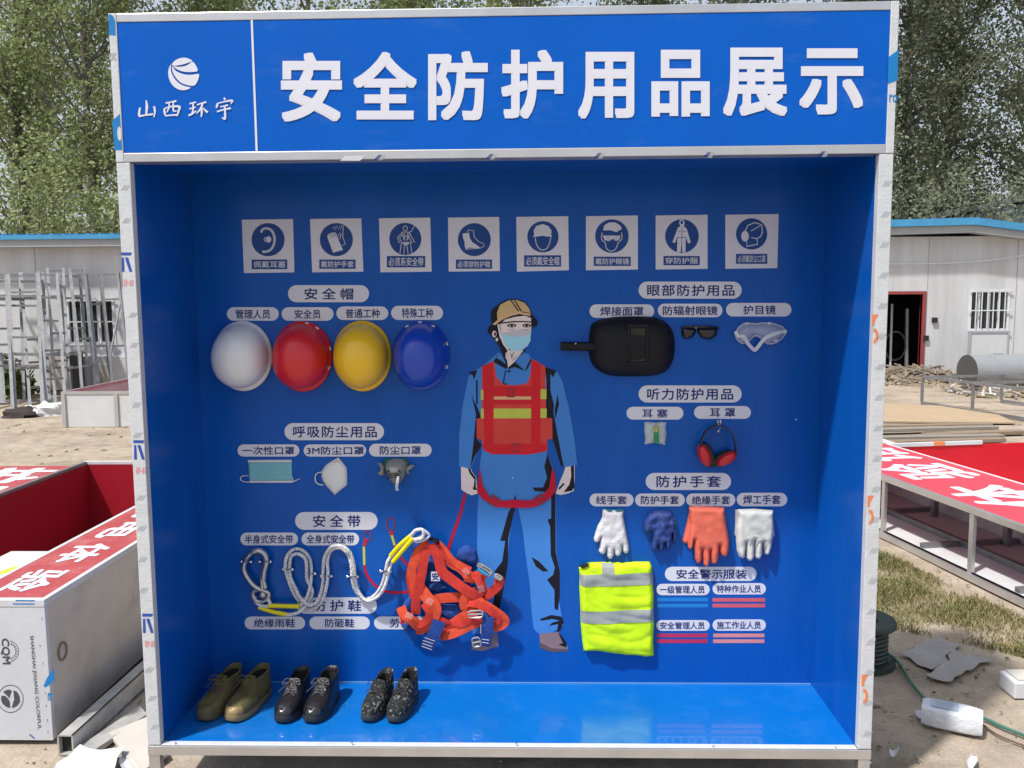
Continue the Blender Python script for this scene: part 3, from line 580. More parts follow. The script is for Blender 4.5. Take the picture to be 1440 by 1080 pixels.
# ------------------------------------------------------------------ safety gear hung on the back wall
def hat(px, py, rx, ry, col, label, tabs, seed, rough=.35):
    c = WP(px - 2.5, py, .05); s = 3.195 / F; a, b = rx * s * 1.0, ry * s * .98
    M_ = mat('hat_plastic_' + label.split()[0], col, rough, vary=.05, scale=9, spec=.5, coat=.25)
    t = thing('hard_hat', label, 'hard hat', (c.x, D, c.z - b), 'hard hats in a row on the back wall')
    prof = [(1.0, .004), (1.0, .010), (.985, .014), (.945, .018), (.925, .024), (.915, .036), (.895, .056), (.86, .08), (.79, .104), (.67, .126), (.5, .143), (.32, .153), (.16, .157), (.05, .158)]
    m = MB(); rg = []; n = 64
    for k, (q, y) in enumerate(prof):
        ring = []
        for i in range(n):
            th = 2 * math.pi * i / n; cx, sz = math.cos(th), math.sin(th)
            eg = 1 + .045 * max(0, -sz) ** 3 * (1 if k < 4 else 0) - .03 * abs(cx) ** 6
            off = -.012 * (y / .15)
            ring.append((c.x + a * q * cx * eg, D - y - (.006 * max(0, -sz) if k < 4 else 0), c.z + b * q * sz * eg + off))
        rg.append(ring)
    inner = [[(x + (c.x - x) * .03, D - .003, z + (c.z - z) * .03) for x, y, z in rg[0]]]
    m.rings(inner + rg, M_); m.build('shell', t, smooth=True, angle=60)
    if tabs:
        TM = MATS.get('clip_white') or mat('clip_white', (.6, .62, .65, 1), .4)
        for ang in tabs:
            th = math.radians(ang); m = MB(); p = Vector((c.x + a * .955 * math.cos(th), D - .019, c.z + b * .955 * math.sin(th)))
            tg = Vector((-math.sin(th), 0, math.cos(th))); m.bar(p - tg * .007, p + tg * .007, .0055, .004, TM, up=(0, 1, 0)); m.build('clip', t, bevel=.001)
hat(339, 500.5, 42.8, 49.5, (.72, .73, .75, 1), 'white hard hat hung crown outwards, leftmost of the row', (), 1, .3)
hat(424, 501, 43, 49.8, (.62, .012, .022, 1), 'red hard hat hung crown outwards with white rim clips', (78, 56, 12, -22, -66, -125), 2, .42)
hat(509, 500.5, 42.3, 49.8, (.82, .5, .012, 1), 'yellow hard hat hung crown outwards', (), 3, .3)
hat(592.5, 500, 41.5, 49, (.006, .05, .45, 1), 'dark blue hard hat hung crown outwards with white rim clips', (90, 118, 62, 20, -22, -62, -122), 4, .3)

# black hand-held welding shield
c780 = crop(780, 390, 4.114)
BLK = mat('black_plastic', (.008, .008, .011, 1), .5, vary=.2, bump=.25, bscale=220, spec=.25); BLK2 = mat('black_gloss', (.008, .008, .01, 1), .22)
o0 = WP(880, 490); ws = thing('welding_shield', 'black hand-held welding shield with side handle, hung sideways', 'welding shield', (o0.x, D, o0.z))
m = MB(); P = c780([(q.x, q.y) for q in spline([(a, b, 0) for a, b in [(230, 262), (330, 232), (500, 226), (600, 236), (668, 280), (698, 350), (698, 450), (668, 528), (600, 568), (450, 577), (320, 570), (240, 530), (206, 470), (201, 380), (208, 305)]], 4, True)], .03)
puff(m, P, D - .004, .052, .075, BLK, .012, lambda x, z: .01 * math.cos((x - o0.x) * 9)); m.build('shell', ws, smooth=True, fix=True)
m = MB(); a0 = WP(788, 487, .03); b0 = WP(836, 487.5, .03); m.rings([[(p.x, p.y + .008 * math.cos(t), p.z + r * math.sin(t)) for t in np.linspace(0, 2 * math.pi, 13)[:-1]] for p, r in ((a0, .012), (a0 + Vector((.004, 0, 0)), .0165), (b0, .016), (b0 + Vector((.03, -.012, 0)), .013), (b0 + Vector((.12, -.028, -.004)), .008))], BLK); m.build('handle', ws, smooth=True, fix=True)
m = MB(); yb = D - .058
def wq(x, y, l): return WP(780 + x / 4.114, 390 + y / 4.114, l)
for (x0, y0, x1, y1) in ((418, 272, 545, 292), (418, 488, 545, 508), (418, 292, 438, 488), (525, 292, 545, 488)):
    p, q = wq(x0, y1, .06), wq(x1, y0, .06); m.box((p.x, D - .069, p.z), (q.x, D - .054, q.z), BLK)
m.build('window_frame', ws, bevel=.002)
m = MB(); p, q = wq(440, 486, .06), wq(523, 294, .06); m.box((p.x, D - .064, p.z), (q.x, D - .056, q.z), BLK2); m.build('dark_window', ws)
for x, y, l in ((122, 383, .044), (348, 393, .054)):
    m = MB(); m.ball(wq(x, y, l), .0035, SCREW, 8); m.build('rivet', ws, smooth=True)

# dark glasses
o0 = WP(984, 468); gl = thing('dark_glasses', 'small black radiation-proof glasses beside the welding shield', 'safety glasses', (o0.x, D, o0.z))
LENS = mat('dark_lens', (.012, .01, .012, 1), .12, spec=.6)
for P0 in ([(738, 288), (822, 290), (822, 318), (800, 350), (762, 360), (738, 338)], [(830, 290), (942, 291), (942, 338), (905, 361), (855, 354), (832, 320)]):
    m = MB(); puff(m, c780(P0, .02), D - .006, .016, .02, LENS, .005); m.build('lens', gl, smooth=True, fix=True)
m = MB(); m.tube([wq(733, 290, .014), wq(775, 284, .026), wq(825, 287, .028), wq(880, 284, .026), wq(946, 291, .014)], [.003, .0045, .005, .0045, .003], BLK2, 8); m.build('brow_frame', gl, smooth=True)
for s0, s1 in (((736, 290), (760, 330)), ((944, 291), (915, 335))):
    m = MB(); m.tube([wq(*s0, .014), wq(s0[0], s0[1] + 10, .006), wq(*s1, .004)], .003, BLK2, 6); m.build('temple', gl, smooth=True)
m = MB(); m.ball(wq(818, 293, .033), .003, SCREW, 8); m.build('pin', gl, smooth=True)

# clear goggles
o0 = WP(1070, 472); gg = thing('clear_goggles', 'clear plastic goggles with white strap hanging in a V', 'goggles', (o0.x, D, o0.z))
CLR = mat('clear_plastic', (.75, .8, .9, 1), .15, vary=.05, alpha=.26, spec=.8); CLR2 = mat('clear_rim', (.6, .66, .8, 1), .2, alpha=.6, vary=.1)
STRAP = mat('white_strap', (.62, .66, .72, 1), .7, bump=.2, bscale=300)
P0 = [(q.x, q.y) for q in spline([(a, b, 0) for a, b in [(1085, 275), (1112, 264), (1165, 270), (1240, 264), (1320, 290), (1332, 330), (1285, 375), (1230, 383), (1190, 348), (1157, 336), (1130, 360), (1090, 383), (1052, 350), (1058, 305)]], 4, True)]
m = MB(); puff(m, c780(P0, .03), D - .006, .04, .03, CLR, .006); m.build('lens', gg, smooth=True, fix=True)
m = MB(); m.tube([wq(x, y, .014) for x, y in P0[::2]], .0035, CLR2, 6, True); m.build('rim', gg, smooth=True)
for x, y in ((1112, 268), (1242, 266), (1090, 360), (1280, 366)):
    m = MB(); p = wq(x, y, .026); m.rings([[(p.x + r * math.cos(t), p.y + dy, p.z + r * .6 * math.sin(t)) for t in np.linspace(0, 6.283, 13)[:-1]] for r, dy in ((.009, .004), (.009, -.003), (.006, -.006))], CLR2); m.build('vent', gg, smooth=True, fix=True)
def ribbon(mb, pts, wd, th, m, n=6, tw=None):
    """webbing of width wd along (x, z, lift) points lying in front of the back wall"""
    Q = spline([(x, z, l) for x, z, l in pts], n); N = len(Q); rows = []
    for i, q in enumerate(Q):
        d = Q[min(i + 1, N - 1)] - Q[max(i - 1, 0)]; d = Vector((d.x, d.y, 0)).normalized(); nx_, nz_ = -d.y * wd / 2, d.x * wd / 2
        t = (tw[0] + (tw[1] - tw[0]) * i / (N - 1)) if tw else 0
        dl = math.sin(t) * wd / 2; k = math.cos(t)
        rows.append([(q.x - nx_ * k, D - q.z - dl, q.y - nz_ * k), (q.x, D - q.z - th * .4, q.y), (q.x + nx_ * k, D - q.z + dl, q.y + nz_ * k), (q.x + nx_ * k, D - q.z + dl + th, q.y + nz_ * k), (q.x - nx_ * k, D - q.z - dl + th, q.y - nz_ * k)])
    mb.rings(rows, m)
def RP(pts, ox, oy, s):
    return [W2(ox + x / s, oy + y / s, l) + (l,) for x, y, l in pts]
m = MB(); ribbon(m, RP([(1046, 312, .03), (1062, 338, .032), (1096, 345, .036), (1120, 385, .03), (1150, 416, .02), (1165, 416, .02), (1200, 372, .03), (1230, 345, .036), (1290, 322, .034), (1342, 312, .026)], 780, 390, 4.114), .013, .002, STRAP); m.build('strap', gg, smooth=True, fix=True)

# pack of ear plugs
c850 = crop(850, 530, 5.143); o0 = WP(922, 610)
ep = thing('ear_plug_pack', 'small clear packet holding green and yellow ear plugs', 'ear plugs', (o0.x, D, o0.z))
PACK = mat('clear_packet', (.62, .72, .72, 1), .2, alpha=.62, bump=.6, bscale=70, spec=.8)
def vq(x, y, l): return WP(850 + x / 5.143, 530 + y / 5.143, l)
m = MB(); puff(m, c850([(292, 330), (320, 327), (372, 334), (420, 328), (450, 332), (446, 370), (452, 410), (440, 495), (405, 488), (370, 478), (330, 486), (292, 490), (297, 440), (289, 395)], .01), D - .002, .012, .03, PACK, .005, lambda x, z: .003 * nz(x, z, 90)); m.build('packet', ep, smooth=True, fix=True)
m = MB(); m.tube([vq(375, 395, .016), vq(376, 440, .017), vq(377, 478, .015)], .0085, mat('green_foam', (.0, .3, .1, 1), .6), 10); m.build('ear_plug', ep, smooth=True)
m = MB(); m.tube([vq(375, 352, .016), vq(374, 366, .018), vq(375, 396, .017)], [.006, .0105, .009], mat('yellow_foam', (.42, .42, .12, 1), .7), 10); m.build('ear_plug', ep, smooth=True)

# ear muffs on a hook
o0 = WP(1007, 630); em = thing('ear_muffs', 'ear muffs with red cups and black band hung on a metal hook', 'ear muffs', (o0.x, D, o0.z))
m = MB(); BP = spline([vq(692, 520, .05), vq(703, 455, .045), vq(735, 392, .035), (vq(790, 355, .03)), vq(845, 352, .03), vq(905, 385, .035), vq(938, 450, .045), vq(950, 520, .055), vq(948, 560, .06)], 6)
n = len(BP); rows = []
for i, p in enumerate(BP):
    d = (BP[min(i + 1, n - 1)] - BP[max(i - 1, 0)]).normalized(); nn = Vector((d.z, 0, -d.x)).normalized()
    rows.append([p + nn * .0025 + Vector((0, .011, 0)), p + nn * .0025 - Vector((0, .011, 0)), p - nn * .0025 - Vector((0, .011, 0)), p - nn * .0025 + Vector((0, .011, 0))])
m.rings(rows, BLK2); m.build('headband', em, smooth=True, fix=True)
RCUP = mat('red_plastic', (.55, .012, .02, 1), .3); CUSH = mat('black_foam', (.012, .014, .016, 1), .6)
def cup(cx, cy, rx, rz, rot, facing):
    c = vq(cx, cy, .04); s = 3.15 / F / 5.143; ca, sa = math.cos(rot), math.sin(rot)
    def ring(q, off, lift): return [(c.x + (rx * q * math.cos(t) * s) * ca - (rz * q * math.sin(t) * s) * sa + off, D - lift, c.z + (rx * q * math.cos(t) * s) * sa + (rz * q * math.sin(t) * s) * ca) for t in np.linspace(0, 2 * math.pi, 25)[:-1]]
    m = MB(); m.rings([ring(1.0, facing * .014, .012), ring(1.12, facing * .014, .02), ring(1.15, facing * .013, .035), ring(1.08, facing * .009, .045)], CUSH); m.build('cushion', em, smooth=True, fix=True)
    m = MB(); m.rings([ring(1.0, 0, .02), ring(1.0, 0, .046), ring(.93, 0, .056), ring(.75, 0, .064), ring(.4, 0, .068)], RCUP); m.build('cup', em, smooth=True, fix=True)
cup(722, 566, 42, 86, .33, 1); cup(884, 590, 38, 82, -1.0, -1)
m = MB(); m.tube([vq(829, 312, .002), vq(829, 312, .02), vq(833, 340, .034), vq(840, 372, .05), vq(822, 398, .055), vq(816, 404, .048)], .003, SCREW, 8); m.box(tuple(vq(816, 345, .004) ), tuple(vq(842, 312, .001)), SCREW); m.build('wall_hook', booth, smooth=True)

# masks
c320 = crop(320, 580, 4.5)
def cq(x, y, l): return WP(320 + x / 4.5, 580 + y / 4.5, l)
CLOTHB = mat('mask_blue_cloth', (.2, .5, .58, 1), .9, vary=.08, bump=.3, bscale=500); CLOTHW = mat('mask_white_cloth', (.72, .74, .75, 1), .9, vary=.05, bump=.3, bscale=500)
o0 = WP(379, 663); dm = thing('disposable_mask', 'pale blue pleated disposable face mask with ear loops', 'face mask', (o0.x, D, o0.z))
def tri(v): v = v % 1; return v
zt = WP(378, 647).z; zb_ = WP(378, 680).z
m = MB(); puff(m, c320([(128, 318), (403, 318), (408, 432), (134, 432)], .008), D - .002, .005, .008, CLOTHB, .004, lambda x, z: .004 * tri((z - zb_) / (zt - zb_) * 5)); m.build('pleated_cloth', dm, smooth=True, fix=True)
m = MB(); puff(m, c320([(124, 302), (402, 300), (404, 319), (127, 320)], .008), D - .002, .0055, .004, CLOTHW, .004); m.build('top_band', dm, smooth=True, fix=True)
m = MB(); puff(m, c320([(134, 431), (408, 431), (410, 448), (135, 448)], .008), D - .002, .0055, .004, CLOTHW, .004); m.build('bottom_band', dm, smooth=True, fix=True)
for L in ([(132, 402), (108, 400), (86, 408), (83, 425), (100, 437), (137, 442)], [(405, 405), (415, 425), (410, 440), (430, 432), (457, 418)]):
    m = MB(); m.tube(spline([cq(x, y, .006) for x, y in L], 5), .0016, CLOTHW, 6); m.build('ear_loop', dm, smooth=True)
o0 = WP(468, 670); fm = thing('folded_mask', 'white folded dust mask with one ear loop showing', 'face mask', (o0.x, D, o0.z))
m = MB(); puff(m, c320([(695, 290), (724, 322), (748, 355), (752, 410), (750, 465), (710, 497), (672, 528), (645, 500), (622, 475), (600, 445), (588, 415), (587, 380), (600, 355), (622, 332), (660, 308)], .02), D - .004, .02, .045, CLOTHW, .006, lambda x, z: .003 * nz(x, z, 25)); m.build('mask_body', fm, smooth=True, fix=True)
m = MB(); m.tube(spline([cq(x, y, .012) for x, y in [(596, 378), (572, 382), (556, 400), (556, 432), (572, 452), (606, 460)]], 5), .002, CLOTHW, 6); m.build('ear_loop', fm, smooth=True)
m = MB(); m.tube([cq(672, 318, .019), cq(690, 306, .018), cq(706, 316, .02)], .0018, SCREW, 6); m.build('nose_clip', fm, smooth=True)
RESP = mat('grey_rubber', (.25, .255, .235, 1), .55, vary=.12, scale=25); GSTR = mat('green_strap', (.02, .12, .09, 1), .8)
o0 = WP(556, 664); rs = thing('rubber_respirator', 'grey rubber half-face respirator with dark green strap', 'respirator', (o0.x, D, o0.z))
m = MB(); puff(m, c320([(985, 298), (1060, 292), (1135, 296), (1150, 330), (1125, 400), (1070, 420), (1000, 390), (978, 340)], .015), D - .002, .014, .02, GSTR, .007); m.build('strap', rs, smooth=True, fix=True)
m = MB(); puff(m, c320([(990, 335), (1010, 315), (1050, 306), (1100, 310), (1128, 330), (1130, 372), (1112, 420), (1085, 460), (1062, 472), (1042, 462), (1018, 435), (996, 392), (985, 352)], .05), D - .006, .072, .045, RESP, .006); m.build('face_piece', rs, smooth=True, fix=True)
for P0 in ([(946, 325), (965, 318), (992, 345), (990, 400), (965, 402), (945, 390), (962, 370), (965, 350)], [(1122, 350), (1165, 330), (1182, 340), (1165, 358), (1145, 372), (1150, 395), (1128, 392)]):
    m = MB(); puff(m, c320(P0, .03), D - .02, .012, .008, RESP, .004); m.build('strap_lug', rs, smooth=True, fix=True)
for x, s in ((1016, -1), (1090, 1)):
    m = MB(); m.poly([cq(x - 10, 374 + 8 * s * -1, .073), cq(x, 362, .076), cq(x + 10, 376 + 6 * s, .073), cq(x + 4, 384, .074)], BLK2); m.build('vent', rs)
for y in (388, 400, 412):
    m = MB(); m.tube(spline([cq(1012, y + 6, .07), cq(1050, y - 4, .082), cq(1092, y + 6, .07)], 5), .0016, BLK, 6); m.build('rib', rs, smooth=True)
m = MB(); ribbon(m, RP([(1078, 405, .078), (1074, 440, .078), (1070, 470, .07), (1074, 495, .06)], 320, 580, 4.5), .011, .002, STRAP); m.build('loose_strap', rs, smooth=True, fix=True)

# gloves
c790 = crop(790, 660, 3.856)
GW = mat('white_cotton_knit', (.74, .74, .77, 1), .95, vary=.12, scale=40, bump=.6, bscale=260); GB = mat('blue_coated_knit', (.022, .06, .27, 1), .6, vary=.4, scale=30, bump=.5, bscale=140); GO = mat('orange_rubber', (.72, .14, .085, 1), .55, vary=.1, scale=12, bump=.2, bscale=60); GL = mat('pale_leather', (.6, .61, .58, 1), .6, vary=.14, scale=14, bump=.12, bscale=60); TEAL = mat('teal_knit', (.0, .16, .28, 1), .9)
def glove(label, P, col, h, group, yb=.004, name='glove', edge=.018, extra=None, lift=.02):
    o0 = c790(P, lift); cx = sum(p[0] for p in o0) / len(o0); cz = min(p[1] for p in o0)
    t = thing('glove', label, 'glove', (cx, D - yb, cz), group); m = MB(); f = puff(m, o0, D - yb, h, edge, col, .0042, extra); m.build('hand_shell', t, smooth=True, fix=True, angle=70); return t, f
t, f = glove('white knitted cotton glove with blue cuff edge, fingers down', [(222, 222), (280, 226), (337, 224), (335, 260), (343, 300), (351, 340), (358, 380), (366, 420), (368, 445), (358, 461), (345, 463), (334, 448), (329, 415), (327, 450), (320, 470), (305, 478), (291, 470), (285, 440), (283, 475), (272, 492), (258, 492), (247, 475), (245, 430), (238, 458), (226, 468), (210, 462), (202, 448), (208, 415), (214, 372), (205, 396), (190, 404), (178, 398), (175, 380), (183, 350), (195, 312), (212, 282), (221, 262)], GW, .019, None, extra=lambda x, z: .004 * nz(x, z, 40))
m = MB(); puff(m, c790([(222, 216), (280, 222), (338, 217), (337, 227), (280, 230), (222, 226)], .02), D - .004, .02, .006, TEAL, .004); m.build('cuff_edge', t, smooth=True, fix=True)
t, f = glove('dark blue coated work glove with curled fingers', [(472, 245), (500, 230), (530, 224), (570, 224), (598, 234), (614, 262), (620, 300), (625, 350), (624, 400), (612, 411), (604, 395), (602, 350), (598, 390), (588, 430), (572, 444), (562, 430), (560, 400), (554, 440), (540, 452), (528, 448), (524, 410), (516, 438), (500, 446), (487, 436), (484, 405), (492, 360), (488, 340), (465, 350), (445, 342), (440, 315), (448, 280), (460, 260)], GB, .03, None, extra=lambda x, z: .01 * nz(x, z, 38))
m = MB(); puff(m, c790([(604, 250), (616, 262), (623, 300), (627, 352), (622, 390), (616, 340), (610, 290)], .03), D - .01, .028, .008, TEAL, .004); m.build('knit_back', t, smooth=True, fix=True)
glove('orange rubber glove behind, only its edges showing past the front one', [(700, 209), (690, 260), (676, 320), (659, 392), (664, 405), (690, 412), (720, 380), (800, 420), (880, 400), (905, 412), (914, 395), (900, 320), (890, 260), (880, 214)], GO, .016, 'pair of orange rubber gloves', .003)
glove('orange rubber gauntlet in front of its pair, four fingers down', [(693, 208), (740, 206), (800, 208), (886, 213), (888, 250), (893, 300), (902, 350), (911, 400), (910, 440), (904, 468), (888, 480), (872, 474), (862, 450), (859, 415), (856, 470), (850, 505), (834, 522), (818, 516), (812, 490), (809, 440), (808, 500), (802, 528), (786, 536), (772, 522), (768, 480), (765, 435), (764, 495), (752, 516), (736, 514), (726, 490), (722, 430), (722, 385), (715, 425), (702, 441), (688, 432), (690, 380), (700, 300), (695, 250)], GO, .022, 'pair of orange rubber gloves', .018, extra=lambda x, z: .003 * nz(x, z, 30), lift=.035)
glove('white leather welding glove behind, only its cuff edges showing', [(946, 224), (1000, 226), (1148, 238), (1156, 300), (1162, 370), (1150, 374), (1100, 360), (1000, 340), (962, 372), (943, 366), (945, 300)], GL, .014, 'pair of leather welding gloves', .003)
t, f = glove('white leather welding glove in front of its pair, short fingers down', [(958, 222), (1050, 219), (1152, 228), (1152, 262), (1154, 310), (1150, 380), (1142, 430), (1132, 462), (1118, 471), (1104, 464), (1096, 396), (1092, 470), (1080, 492), (1062, 492), (1052, 476), (1050, 388), (1048, 480), (1038, 499), (1018, 502), (1006, 488), (1005, 396), (998, 480), (984, 490), (966, 480), (955, 450), (950, 400), (949, 320), (960, 260)], GL, .023, 'pair of leather welding gloves', .018, extra=lambda x, z: .004 * nz(x, z, 32), lift=.035)
m = MB()
for k, x in enumerate(np.linspace(1008, 1095, 12)):
    p = WP(790 + x / 3.856, 660 + (372 - 10 * math.sin(math.pi * k / 11)) / 3.856, .05); m.ball(p, .004, GL, 6, (.8, .6, 1.6))
m.build('knuckle_seam', t, smooth=True)

# high-visibility vest
VEST = mat('fluorescent_cloth', (.55, .83, .0, 1), .75, vary=.06, scale=10, bump=.15, bscale=300); BAND = mat('grey_reflective_tape', (.3, .33, .32, 1), .4, vary=.08, scale=40)
VO = [(94, 535), (125, 520), (155, 512), (215, 510), (280, 510), (340, 514), (400, 508), (478, 508), (492, 530), (495, 600), (502, 680), (501, 750), (504, 850), (500, 940), (504, 1018), (455, 1022), (400, 1014), (340, 1012), (280, 1004), (230, 996), (180, 990), (120, 994), (112, 940), (104, 850), (102, 760), (96, 650), (98, 590)]
o0 = WP(868, 925); vt = thing('reflective_vest', 'folded fluorescent yellow-green vest with grey reflective bands', 'safety vest', (o0.x, D, o0.z))
PV = c790(VO, .02)
def vw(x, z): return .012 * nz(x, z * .5, 9, 1) + .011 * abs(nz(x * .5 + z * .9, z * 1.3 - x * .2, 13, 5)) + .0012 * nz(x, z, 40, 2)
m = MB(); HV = puff(m, PV, D - .002, .026, .02, VEST, .0055, vw); m.build('vest_cloth', vt, smooth=True, fix=True, angle=80)
for P0 in ([(98, 568), (200, 566), (300, 563), (400, 560), (494, 556), (498, 620), (400, 625), (300, 627), (200, 629), (100, 629)], [(103, 765), (200, 765), (300, 761), (400, 757), (500, 751), (502, 820), (400, 825), (300, 828), (200, 830), (106, 831)], [(216, 511), (282, 511), (284, 565), (218, 567)]):
    PP = c790(P0, .02); m = MB(); puff(m, PP, D - .002, .01, .01, BAND, .0055, hfun=lambda x, z: HV(x, z) + .0016, back=False); m.build('reflective_band', vt, smooth=True)
PP = c790([(92, 530), (120, 514), (155, 512), (140, 530), (110, 540)], .03); m = MB(); puff(m, PP, D - .022, .012, .008, BLK, .004); m.build('zip_end', vt, smooth=True, fix=True)

# full-body harness with its lanyard
WEB = mat('orange_webbing', (.85, .085, .025, 1), .7, vary=.3, scale=45, bump=.5, bscale=420); WEBD = mat('dark_orange_webbing', (.68, .035, .02, 1), .75, vary=.3, scale=45, bump=.5, bscale=420)
PAD = mat('blue_mesh_pad', (.012, .06, .3, 1), .85, vary=.3, scale=40, bump=.5, bscale=200); BUCK = mat('zinc_buckle', (.55, .53, .5, 1), .38, metal=.85); TAGW = mat('white_tag', (.6, .62, .68, 1), .6)
o0 = WP(640, 850); hs = thing('safety_harness', 'tangled orange harness with blue pads, twin white rope lanyard and steel hook', 'safety harness', (o0.x, D, o0.z))
f540 = crop(540, 730, 5.4)
def fq(x, y, l): return WP(540 + x / 5.4, 730 + y / 5.4, l)
for P0, h in (([(120, 690), (160, 620), (210, 570), (232, 640), (225, 720), (160, 705)], .02), ([(560, 240), (600, 205), (650, 200), (700, 240), (712, 300), (700, 352), (640, 345), (575, 335), (545, 290)], .022), ([(470, 365), (530, 380), (590, 430), (600, 475), (550, 470), (490, 430)], .02), ([(320, 480), (430, 470), (495, 520), (410, 565), (330, 545)], .02), ([(408, 640), (600, 640), (602, 720), (560, 770), (490, 782), (420, 740)], .02), ([(112, 788), (232, 815), (240, 842), (160, 852)], .025), ([(330, 290), (400, 330), (420, 400), (360, 440), (320, 400)], .015), ([(200, 170), (260, 200), (255, 250), (215, 245)], .02)):
    m = MB(); puff(m, f540(P0, .01), D - .002, h, .025, PAD, .006, lambda x, z: .006 * nz(x, z, 40)); m.build('back_pad', hs, smooth=True, fix=True)
WD = .038
def strap(P0, wd=WD, mm=WEB, tw=None, name='webbing_strap'):
    m = MB(); ribbon(m, RP(P0, 540, 730, 5.4), wd, .0025, mm, 7, tw); return m.build(name, hs, smooth=True, fix=True, angle=50)
strap([(640, 470, .03), (700, 432, .045), (745, 425, .05), (772, 396, .05)])
strap([(690, 430, .05), (735, 480, .056), (748, 540, .052), (735, 590, .04)], .034, WEBD, (0, .5))
strap([(640, 600, .03), (670, 660, .04), (685, 720, .05)], .05, WEBD)
strap([(840, 445, .05), (878, 462, .06), (870, 500, .058), (820, 550, .05), (762, 590, .04), (725, 620, .03)], .034, WEBD, (.2, -.3))
strap([(380, 612, .03), (440, 602, .036), (520, 596, .036), (590, 592, .032), (640, 580, .03)])
strap([(600, 605, .045), (680, 610, .052), (760, 655, .054), (840, 705, .054), (905, 755, .05), (905, 790, .046), (850, 815, .04), (810, 800, .03)], .04, WEB, (.1, -.2))
strap([(405, 880, .02), (470, 840, .036), (560, 775, .044), (630, 730, .05), (700, 700, .05)], .042)
strap([(425, 890, .03), (520, 870, .048), (600, 835, .05), (680, 800, .05), (750, 780, .044)], .036, WEB, (.3, -.2))
strap([(345, 180, .05), (262, 250, .055), (212, 390, .05), (230, 500, .046), (245, 600, .042), (238, 720, .038)], .035)
strap([(355, 190, .058), (308, 290, .062), (285, 420, .06), (262, 530, .055), (240, 640, .05), (240, 700, .045)], .035, WEBD)
strap([(370, 185, .06), (412, 290, .06), (440, 395, .058), (520, 465, .056), (615, 535, .06), (690, 575, .058), (740, 600, .05)], .039, WEBD, (.2, -.1))
strap([(395, 185, .052), (455, 250, .052), (520, 335, .05), (590, 375, .05), (645, 440, .05), (640, 480, .046)], .039, WEB, (-.2, .2))
strap([(270, 520, .05), (330, 600, .055), (385, 660, .058), (385, 720, .056), (345, 790, .05), (280, 830, .04), (240, 830, .03)], .046)
strap([(128, 668, .05), (150, 722, .056), (205, 765, .058), (250, 810, .05), (300, 852, .04)], .036, WEB, (.3, -.2))
strap([(128, 672, .03), (122, 700, .04), (140, 770, .044), (135, 795, .04)], .016, WEBD)
strap([(330, 690, .04), (360, 735, .05), (450, 770, .05), (495, 800, .045), (470, 840, .04), (425, 895, .035)], .02, WEBD)
strap([(300, 200, .048), (235, 300, .05), (196, 430, .046), (210, 520, .04), (225, 600, .036)], .03, WEBD)
strap([(430, 210, .056), (500, 300, .05), (560, 345, .046), (655, 395, .05)], .03, WEBD, (.2, .6))
strap([(300, 640, .056), (340, 700, .06), (330, 760, .056), (270, 800, .05), (230, 760, .046)], .028, WEBD, (.4, -.4))
strap([(620, 640, .05), (690, 640, .058), (800, 690, .06), (860, 760, .054), (800, 800, .046)], .03, WEBD, (.4, -.2))
strap([(700, 540, .05), (640, 560, .055), (600, 620, .055), (610, 690, .05)], .03, WEB, (.5, -.2))
strap([(520, 780, .046), (580, 800, .052), (650, 775, .056), (720, 800, .05)], .026, WEBD, (.3, -.3))
strap([(420, 775, .06), (390, 850, .06), (358, 920, .055), (330, 985, .045)], .05, PAD, None, 'leg_pad')
strap([(792, 745, .062), (786, 830, .062), (775, 900, .056), (765, 965, .045)], .044, PAD, None, 'leg_pad')
WST = mat('white_stitching', (.6, .58, .6, 1), .7)
for k, (x, y) in enumerate(((330, 935), (326, 958), (322, 980), (345, 915))):
    m = MB(); m.tube([fq(x - 36, y - 14, .066), fq(x + 42, y + 12, .064)], .0011, WST, 6); m.build('stitching', hs)
for a in ((745, 912, 800, 920), (742, 935, 795, 943), (735, 800, 735, 870)):
    m = MB(); m.tube([fq(a[0], a[1], .068), fq(a[2], a[3], .068)], .0012, WST, 6); m.build('stitching', hs)
for x, y, r in ((345, 625, .5), (190, 735, .4), (735, 530, 1.2), (620, 400, .9)):
    m = MB(); c0 = fq(x, y, .069); ca, sa = math.cos(-r), math.sin(-r)
    for i in range(5):
        u = (i - 2) * .0048; d = Vector((ca, 0, sa)); nn = Vector((-sa, 0, ca)); m.tube([c0 + nn * u - d * .014, c0 + d * 0 + nn * (u + .002), c0 + nn * u + d * .014], .0006, WST, 5)
    m.build('stitching', hs)
def buckle(x, y, wx, wz, rot, l, name='buckle'):
    c0 = fq(x, y, l); ca, sa = math.cos(rot), math.sin(rot); m = MB()
    P4 = [Vector((c0.x + u * ca - v * sa, c0.y, c0.z + u * sa + v * ca)) for u, v in ((-wx, -wz), (wx, -wz), (wx, wz), (-wx, wz))]
    P8 = []
    for i in range(4):
        P8 += [P4[i] + (P4[i - 1] - P4[i]) * .18, P4[i] + (P4[(i + 1) % 4] - P4[i]) * .18]
    m.tube(P8, .0035, BUCK, 8, True); m.tube([(P4[0] + P4[3]) / 2, (P4[1] + P4[2]) / 2], .0035, BUCK, 8); m.build(name, hs, smooth=True)
buckle(772, 388, .024, .012, -.55, .062); buckle(758, 370, .026, .008, -.55, .055); buckle(695, 722, .027, .014, .06, .07); buckle(868, 440, .014, .008, -.5, .064); buckle(702, 935, .016, .018, .2, .05)
m = MB(); m.tube([fq(712, 380, .068), fq(782, 424, .068)], .007, mat('sky_blue_strap', (.02, .25, .5, 1), .7), 8); m.build('strap_end', hs, smooth=True)
